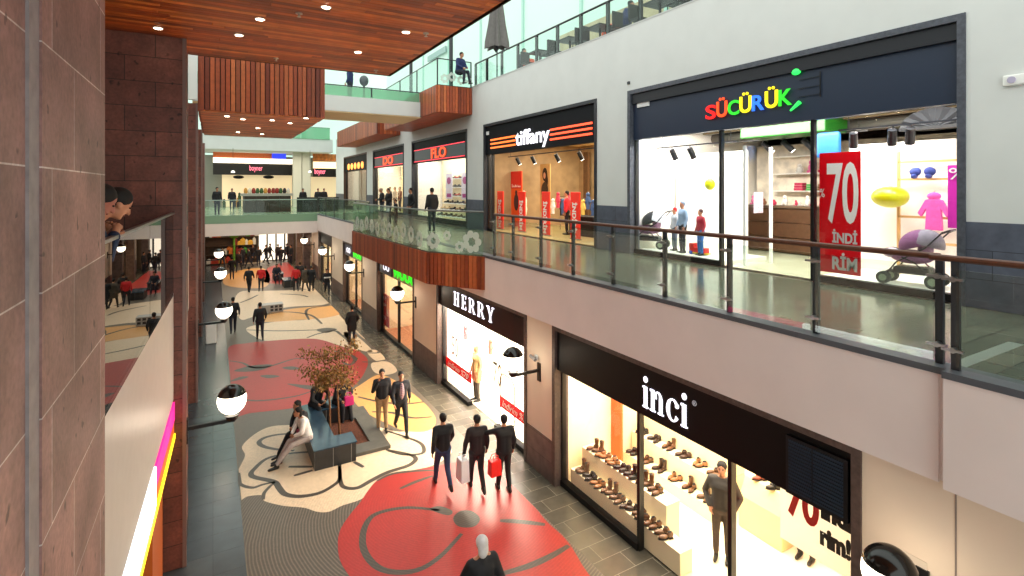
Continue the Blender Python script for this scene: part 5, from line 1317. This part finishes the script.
# ---- green lettered shop and the ones beyond
green = lit('letter_green','#28d820',1.1)
for i, ((Y0, Y1), pa, pb, lb) in enumerate((((18.8,23.9),391.5,414,'nearer'),((26.6,31.1),351.5,363,'farther'))):
    interior('green_shop_%d' % (i+1), 6.9, 11.5, Y0-.1, Y1+.1, 0, GT, shopcream, M('wood_shop_floor','#b0683a',.3,noise=.2), shopcream)
    storefront(W1, Y0, Y1, 0, GT, 2.75, [Y0+(Y1-Y0)*.48], [], .12, stone_frame_b, 'dark framed window front of the %s green lettered shop' % lb)
    sg = signboard(W1+.1, Y0+.11, Y1-.11, 2.75, GT-.11, M('sign_cream','#cfc6a8',.5), 'pale shop sign with glowing green letters, the %s one' % lb)
    ya, _ = onX(pa, W1); yb, _ = onX(pb, W1); text('WOOO', .5, green, (W1+.06,(ya+yb)/2,3.1), RX, sg, 'lettering', .01, width=ya-yb, height=.5, bold=.012)
    MB().box(W1+.04,W1+.1,ya+.15,min(Y1-.2,ya+2.0),2.8,3.4).build('logo_panel', M('logo_navy','#1c2c50',.4), sg)
    text('oo', .4, MATS['letter_white'], (W1+.03,ya+.9,3.1), RX, sg, 'logo_mark', .005, width=.9, height=.28)
    a = Y0+(Y1-Y0)*.2; person(7.5, a, .05, 80, 'mannequin in an olive coat in the window of the %s green lettered shop' % lb, jacket='#6a5f3a', trousers='#4a3a34', coat=True, vox=V2, cat='mannequin', name='mannequin', features=False)
    person(7.7, Y0+(Y1-Y0)*.36, .05, 90, 'second mannequin deeper in the window of the %s green lettered shop' % lb, jacket='#b89060', trousers='#3a3a44', vox=V2, cat='mannequin', name='mannequin', features=False)
y_, _ = onX(384, 6.86); r_ = root('red_window_poster', (6.86,y_,.5), 'tall red sale poster in the window of the nearer green lettered shop', 'poster')
MB().box(6.84,6.86,y_-.85,y_+.85,.3,1.75).build('sheet', M('poster_crimson','#cc1c24',.5), r_)
for k, (w_, z) in enumerate((('SALE',1.55),('İNDİRİM',1.25),('% 70',.65))): text(w_, .2, tw, (6.832,y_,z), RX, r_, 'print', .002, width=.8, height=.14)
for i, (Y0, Y1) in enumerate(G_OPEN[4:]):
    interior('far_shop_%d' % (i+1), 6.9, 10, Y0-.1, Y1+.1, 0, GT, shopcream, shopfloor, shopcream)
    storefront(W1, Y0, Y1, 0, GT, 2.75, [(Y0+Y1)/2], [], .1, stone_frame_b, 'small distant shop front near the far bridge, %s one' % ['nearer','farther'][i])
    signboard(W1+.1, Y0+.11, Y1-.11, 2.75, GT-.11, blackboard, 'plain black fascia over the %s distant shop near the bridge' % ['nearer','farther'][i])

# ---- end wall of the hall: bright shop under the court
r_ = root('storefront', (3,51.9,0), 'wide bright shop front closing the hall under the court', 'shop front')
x0, _ = onY(258, 51.8); x1, _ = onY(293, 51.8)
MB().box(x0, x1, 51.7, 51.95, .1, 4.0).build('lit_back', M('far_lit','#fff2dc',.5,emit=1.1), r_)
for k in range(5):
    xx = x0+(x1-x0)*k/4; MB().box(xx-.06,xx+.06,51.55,51.7,0,4.1).build('window_post', darkgrey, r_)
x0b, _ = onY(206, 51.8)
for q in range(4): pass
r_ = root('storefront', (0,51.9,0), 'dim shop front with mixed goods at the left of the hall end', 'shop front')
MB().box(x0b, x0-.1, 51.7, 51.95, .1, 3.6).build('backdrop', M('far_dim','#4a3220',.6,noise=.6,nscale=1.2), r_)
mb = MB()
for q in range(4): mb.box(x0b, x0-.1, 51.25, 51.7, .05+.75*q, .1+.75*q)
mb.build('shelf_boards', M('far_dim'), r_)
random.seed(9)
for k in range(26):
    px = 209+47*((k*7)%26)/25; pz = .1+.75*(k%4); xx, _ = onY(px, 51.4)
    c_ = random.choice(['#c8402a','#e8b040','#4a8a30','#e8e0d0','#8a2a20','#d87830','#2a4a30'])
    w_ = random.uniform(.2,.5); h_ = random.uniform(.25,.6)
    o = MB().box(xx-w_/2,xx+w_/2,51.3,51.6,pz,pz+h_).ell((xx,51.45,pz+h_),(w_*.4,.14,h_*.3),8,5).build('display_good', cm(c_), bevel=.03); tag(o, 'small colourful item in the dim shop at the hall end', 'merchandise', 'items in the dim end shop')
x_, _ = onY(234, 49); tag(MB().ell((x_,49,3.0),(.55,.55,.6),12,8).tube((x_,49,0),(x_,49,2.6),.1,.08,8).build('potted_green_tree', M('green_leaf','#5a8a20',.6,noise=.5,nscale=8), smooth=True), 'round green leafy plant in the deep hall behind the bridge', 'plant')
for k, px in enumerate((291,303,313,322)):
    pass

# ================================================================ COURT BEHIND THE BRIDGE
kx0, _ = onY(244, 44); kx1, _ = onY(291, 44)
r_ = root('kiosk_counter', ((kx0+kx1)/2,44,L1), 'dark panelled kiosk counter standing on the far bridge', 'counter')
mb = MB(); nseg = 4
for k in range(nseg): mb.box(kx0+(kx1-kx0)*k/nseg+.01, kx0+(kx1-kx0)*(k+1)/nseg-.01, 44, 46.5, L1+.02, L1+1.25)
mb.build('counter_body', M('kiosk_dark','#3c3024',.5,noise=.2), r_); MB().box(kx0-.15,kx1+.15,43.9,46.6,L1+1.25,L1+1.45).build('counter_top', M('kiosk_top','#a8a498',.4), r_)
random.seed(4)
for k in range(12):
    xx = kx0+(kx1-kx0)*(k+.5)/12; c_ = random.choice(['#8a2a20','#c89040','#e0d8c0','#3a5a30','#2a2020'])
    tag(MB().lathe((xx,44.5,L1+1.45),[(.1,0),(.14,.1),(.12,.3),(.06,.42)],12).build('jar', cm(c_)), 'small jar on the counter of the far kiosk', 'jar', 'jars on the far kiosk')
def farsign(px0, px1, y, zt, zb, tx, label, pw, w=None):
    xa, z1_ = onY(px0, y, zt); xb, z0_ = onY(px1, y, zb)
    z1_ = onY((px0+px1)/2, y, zt)[1]; z0_ = onY((px0+px1)/2, y, zb)[1]
    r_ = root('shop_sign', (xa,y,z0_), label, 'sign'); MB().box(xa,xb,y,y+.2,z0_,z1_).build('board', M('far_black','#17120f',.5), r_)
    ta, _ = onY(tx-pw/2, y); tb_, _ = onY(tx+pw/2, y)
    text('boyner', .5, lit('letter_pink','#ff7a90',1.4), ((ta+tb_)/2,y-.05,(z0_+z1_)/2+.05), RY, r_, 'lettering', .02, width=tb_-ta, height=.7, bold=.0)
    return z0_, z1_
z0_, z1_ = farsign(213, 292, 58, 163.5, 175, 256, 'long black sign with small pink glowing script across the court end', 13)
farsign(313, 342, 56, 168.5, 177, 320, 'short black sign with pink glowing script at the right of the court', 11)
struct('trim_30', MB().box(onY(213,58)[0],onY(292,58)[0],57.7,58,z1_,z1_+.5), M('cove_glow','#fff0d8',.5,emit=1.6))
struct('trim_31', MB().box(onY(313,56)[0],onY(342,56)[0],55.8,56,onY(327,56,168.5)[1]+.0,onY(327,56,162)[1]), M('cove_glow2','#ffe2b0',.5,emit=1.3))
struct('trim_32', MB().box(onY(213,58)[0],onY(286,58)[0],58,58.2,onY(250,58,160)[1],onY(250,58,151)[1]), wood_slat)
struct('trim_33', MB().box(onY(313,56)[0],onY(342,56)[0],56,56.2,onY(327,56,161)[1],onY(327,56,154)[1]), M('orange_slats','#c8783a',.5,noise=.4,nscale=4))
tag(MB().box(onY(272,57.9)[0],onY(286,57.9)[0],57.85,57.95,onY(250,58,160)[1],onY(250,58,153)[1]).build('blue_screen', M('screen_blue','#2a3ad8',.4,emit=1.0)), 'small bright blue lit screen above the pink script sign', 'screen')
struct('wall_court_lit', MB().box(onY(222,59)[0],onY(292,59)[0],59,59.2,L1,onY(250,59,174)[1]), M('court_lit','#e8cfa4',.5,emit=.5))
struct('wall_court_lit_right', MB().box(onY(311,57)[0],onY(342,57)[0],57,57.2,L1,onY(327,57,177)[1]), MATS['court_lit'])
random.seed(13)
for k in range(22):
    px = random.uniform(222,290); xx, _ = onY(px, 57.5); h_ = random.uniform(.4,1.5); c_ = random.choice(['#a03028','#d8902a','#2a2a30','#e0c8a0','#6a2a40','#3a5030'])
    tag(MB().box(xx-.15,xx+.15,57.4,57.7,L1,L1+h_).ell((xx,57.55,L1+h_+.12),(.14,.12,.15),8,6).build('display_stand', cm(c_), bevel=.03), 'small coloured display in front of the court end shop', 'display', 'displays at the court end')
for k, (a, b) in enumerate(((233,244),(263,274))):
    xa, z_ = onY(a, 57.8, 176); xb, _ = onY(b, 57.8, 176); tag(MB().ell(((xa+xb)/2,57.8,z_-.1),((xb-xa)/2,.2,.18),14,8).build('dark_oval_sign', blackboard, smooth=True), ['left','right'][k]+' one of two flat black ovals hanging under the pink script sign', 'sign')
for k, px in enumerate((233,310)):
    x_, _ = onY(px, 50); z_ = onY(px, 50, 171)[1]; r_ = root('pendant_lamp', (x_,50,z_), ['small pendant lamp over the court, left of the kiosk','small pendant lamp over the court near the columns'][k], 'lamp')
    MB().tube((x_,50,z_),(x_,50,10),.015,.015,6).build('cord', black, r_); MB().lathe((x_,50,z_-.15),[(.16,0),(.14,.12),(.04,.2)],14).build('lamp_shade', M('pendant_shade','#e8e0d0',.4,emit=.8), r_)
for k in range(7):
    x_, _ = onY(300+k*6, 43); tag(MB().box(x_-.2,x_+.2,43,43.3,L1+.01,L1+.95).box(x_-.22,x_+.22,43,43.05,L1+.9,L1+1.15).build('cafe_chair', M('chair_dark','#20261f',.5)), 'dark chair on the far bridge behind the green glass', 'chair', 'dark chairs on the far bridge')

# ================================================================ LEFT GROUND FLOOR SIGN
r_ = root('light_box_sign', (-.68,7,2.3), 'long lit shop sign seen edge-on under the left balcony, white with magenta and yellow', 'sign')
MB().prism([(-.78,4.2),(-.65,8.3),(-1.1,8.3),(-1.1,4.2)],2.4,2.92).build('white_face', M('sign_face_white','#f4fbff',.4,emit=2.2), r_)
MB().prism([(-.65,8.3),(-.57,10.65),(-1.1,10.65),(-1.1,8.3)],2.62,2.92).build('magenta_face', M('sign_face_magenta','#e01a78',.4,emit=1.4), r_)
MB().prism([(-.77,4.2),(-.56,10.65),(-1.1,10.65),(-1.1,4.2)],2.3,2.38).build('yellow_edge', M('sign_face_yellow','#f8d820',.4,emit=1.6), r_)
MB().prism([(-.66,8.3),(-.58,10.65),(-1.1,10.65),(-1.1,8.3)],2.38,2.62).build('orange_face', M('sign_face_orange','#d85818',.4,emit=.5), r_)
o = MB().box(-1.19,-.74,8.9,10.6,0,2.2).build('left_shop_window', M('orange_lit_window','#a04a18',.5,emit=.25)); o['kind'] = 'structure'; o.name = 'window_1'

# ================================================================ TOP FLOOR CAFE
um = root('closed_parasol', (12.2,0,0), 'closed grey parasol standing tall on the top floor cafe', 'parasol')
X = 12.0; y_, zt_ = onX(497, X, 8); _, zb_ = onX(496, X, 50); y_ = y_
mb = MB(); n = 16; prof = [(.22,2.9),(.3,2.2),(.44,1.2),(.6,.35),(.62,.0)]
vs = []
for r, z in prof:
    for i in range(n):
        t = 2*PI*i/n; rr = r*(1 if i%2 else .62); vs.append((X+rr*math.cos(t), y_+rr*math.sin(t), zb_+z+(.12 if (i%2==0 and z==0) else 0)))
mb.add(vs, [(j*n+(i+1)%n, j*n+i, (j+1)*n+i, (j+1)*n+(i+1)%n) for j in range(4) for i in range(n)]+[tuple(range(n))]); mb.build('canopy', M('parasol_grey','#6e6a68',.8,noise=.1), um)
MB().tube((X,y_,L2),(X,y_,zb_+3.2),.035,.035,10).build('pole', darkgrey, um); MB().box(X-.35,X+.35,y_-.35,y_+.35,L2,L2+.08).build('base', darkgrey, um)
for px, X_, c_, lb in ((626,11.7,'#1c2a58','person in dark blue sitting at a top floor cafe table'),(521,11.7,'#2a3a48','person in grey blue sitting near the parasol on the top floor'),
                    (459,9.6,'#1c2a5a','person in navy sitting behind the flower decals on the high balcony'),(681,11.5,'#202228','dark person at the top floor rail where it leaves the picture')):
    y_, _ = onX(px, X_); person(X_, y_, L2, 200, lb, jacket=c_, pose='sit', vox=V2, h=1.9)
for px, X_, lb in ((369,None,'person in dark blue standing on the crossing bridge under the roof'),):
    x_, z_ = onY(350, 25.4); person(x_, 25.4, 10.6, 60, lb, jacket='#1c2a58', vox=V2, h=1.9)
x_, _ = onY(364, 25.2); r_ = root('floor_stand', (x_,25.2,10.6), 'small pedestal thing with a rounded head on the crossing bridge', 'stand')
MB().tube((x_,25.2,10.6),(x_,25.2,11.6),.05,.05,8).build('post', darkgrey, r_); MB().ell((x_,25.2,11.75),(.22,.22,.26),12,8).build('head', M('stand_head','#50585c',.5), r_, smooth=True)
def cafe_set(y, lb, c_='#08090b'):
    t = root('cafe_table', (11.2,y,L2), 'dark cafe table on the top floor, '+lb, 'table', 'cafe tables on the top floor')
    MB().box(10.85,11.55,y-.4,y+.4,L2+.72,L2+.76).build('table_top', cm(c_,.4), t); MB().tube((11.2,y,L2+.03),(11.2,y,L2+.72),.04,.04,8).build('pedestal', black, t); MB().lathe((11.2,y,L2),[(.25,0),(.25,.03)],14).build('foot', black, t)
    for s_ in (-1,1):
        c = root('cafe_chair', (11.1,y+s_*.75,L2), 'dark cafe chair beside the top floor table '+lb, 'chair', 'cafe chairs on the top floor'); yc = y+s_*.75
        MB().box(10.88,11.32,yc-.22,yc+.22,L2+.43,L2+.48).build('seat', cm(c_), c, bevel=.01); MB().box(10.88,11.32,yc+s_*.2,yc+s_*.25,L2+.48,L2+.98).build('backrest', cm(c_), c, bevel=.02)
        for dx in (-.19,.19):
            for dy in (-.19,.19): MB().tube((11.1+dx,yc+dy,L2),(11.1+dx,yc+dy,L2+.43),.015,.015,6).build('leg', black, c)
for px, lb in ((600,'by the person in dark blue'),(570,'between the parasol and the dark blue person'),(540,'just right of the parasol'),(660,'near the picture top edge')):
    cafe_set(onX(px, 11.2)[0], lb)
for px, c_, lb in ((612,'#e0502a','orange red low armchair behind the top floor rail near the dark blue person'),(527,'#d8502a','orange red low armchair behind the rail near the parasol')):
    y_, _ = onX(px, 11.9); tag(MB().box(11.7,12.1,y_-.35,y_+.35,L2,L2+1.0).build('low_armchair', cm(c_), bevel=.06), lb, 'armchair')
# far wall windows of the upper hall
r_ = root('window_unit', (17.4,30,13), 'grey framed window high on the pale far wall beside the roof post', 'window')
ya, z1_ = onX(428, 17.4, 62); yb, z0_ = onX(446, 17.4, 48)
MB().box(17.35,17.45,yb,ya,z1_,z0_+.2).build('pane', M('window_grey','#8aa8a4',.3), r_)
# wall details on the right
y_, z_ = onX(1016, W2, 80); r_ = root('smoke_detector', (W2,y_,z_), 'small white beam detector high on the grey wall right of the navy sign', 'detector')
MB().box(W2-.06,W2,y_-.14,y_+.14,z_-.08,z_+.08).build('housing', white, r_, bevel=.02); MB().tube((W2-.08,y_+.03,z_),(W2-.06,y_+.03,z_),.05,.05,14).build('sensor', M('sensor_glass','#b8b0c8',.3), r_)
y_, z_ = onX(629, W2, 83); tag(MB().box(W2-.04,W2,y_-.04,y_+.04,z_-.04,z_+.04).build('wall_bracket', darkgrey), 'tiny dark bracket on the wall at the corner of the navy sign', 'bracket')
y_, z_ = onX(912, W1, 575); r_ = root('access_hatch', (W1,y_,z_), 'flush rounded access hatch on the lower right wall behind the lamp', 'hatch')
MB().box(W1-.012,W1-.002,y_-.14,y_+.14,z_-.35,z_+.22).build('hatch_plate', M('hatch_cream','#d8c8b4',.6), r_, bevel=.04)
struct('trim_40', MB().box(W1-.006,W1+.01,2.33,2.345,0,GT), M('seam','#8a7a70',.6))

# ================================================================ LIGHT
w = bpy.data.worlds.new('sky'); SC.world = w; w.use_nodes = True
bg = w.node_tree.nodes['Background']; bg.inputs[0].default_value = lin('#f3f9f3'); bg.inputs[1].default_value = 1.5
WC = (1,.86,.66); WW = (1,.95,.86); CW = (.95,.98,1)
def shoplamp(n, x, y0, y1, z, p, c=WW, wid=.5): area(n, (x,(y0+y1)/2,z), (0,0,0), wid, y1-y0, p, c)
shoplamp('toy_shop_lamp', 10.95, 3.8, 6.0, 8.3, 115, CW, .5); shoplamp('toy_shop_lamp', 10.95, 8.4, 11.0, 8.3, 120, CW, .5)
area('toy_shop_lamp_deep', (11.65,7.9,8.3), (0,math.radians(-48),0), .45, 5.5, 330, WW)
shoplamp('fashion_shop_lamp', 11.2, 13, 20, 8.6, 260, WC, .6); shoplamp('fashion_shop_lamp_deep', 14.5, 13, 20, 8.7, 400, WC, 2)
shoplamp('upper_shop_lamp', 11.2, 22.4, 29.6, 8.5, 220, WW, .8); shoplamp('upper_shop_lamp', 11.2, 31.6, 38.4, 8.5, 220, WC, .8); shoplamp('upper_shop_lamp', 11.2, 41, 48, 8.5, 100, WC, .6)
shoplamp('shoe_shop_lamp', 9.3, 3.6, 9.2, 3.5, 420, (1,.9,.72), 3.5); area('shoe_window_lamp', (6.9,7.8,3.3), (0,math.radians(-12),0), .12, 3, 130, (1,.9,.74))
shoplamp('suit_shop_lamp', 9, 11, 16.2, 3.5, 420, WW, 3); area('suit_window_lamp', (7.0,13.5,2.62), (0,math.radians(28),0), .25, 5.3, 400, (1,.86,.66))
shoplamp('green_shop_lamp', 8.2, 19, 23.7, 3.5, 190, WC, 2); shoplamp('green_shop_lamp', 8.2, 26.8, 30.9, 3.5, 170, WC, 2)
shoplamp('far_shop_lamp', 8.2, 34.5, 39, 3.5, 130, WC, 2); shoplamp('far_shop_lamp', 8.2, 42.4, 47.3, 3.5, 130, WC, 2)
area('hall_lamp', (3,46,4.2), (0,0,0), 5, 9, 260, WC); area('court_lamp', (4,50,9.8), (0,0,0), 8, 8, 260, WC)
area('left_gallery_lamp', (-4,8,9.0), (0,0,0), 2, 5, 30, WC)
# ================================================================ CAMERA
cam = bpy.data.cameras.new('camera'); co = bpy.data.objects.new('camera', cam); COL.objects.link(co); SC.camera = co
cam.sensor_width = 36; cam.lens = F/1024*36; co.location = (0,0,EYE); co.rotation_euler = (PI/2,0,-YAW)
cam.shift_y = -(288-HZ)/1024; cam.clip_start = .05; cam.clip_end = 300
vs_ = SC.view_settings; vs_.view_transform = 'Standard'; vs_.look = 'None'; vs_.gamma = 1; vs_.exposure = 0.42; vs_.use_curve_mapping = False
SC.cycles.use_denoising = True; SC.cycles.max_bounces = 8; SC.cycles.transparent_max_bounces = 24; SC.cycles.sample_clamp_indirect = 6
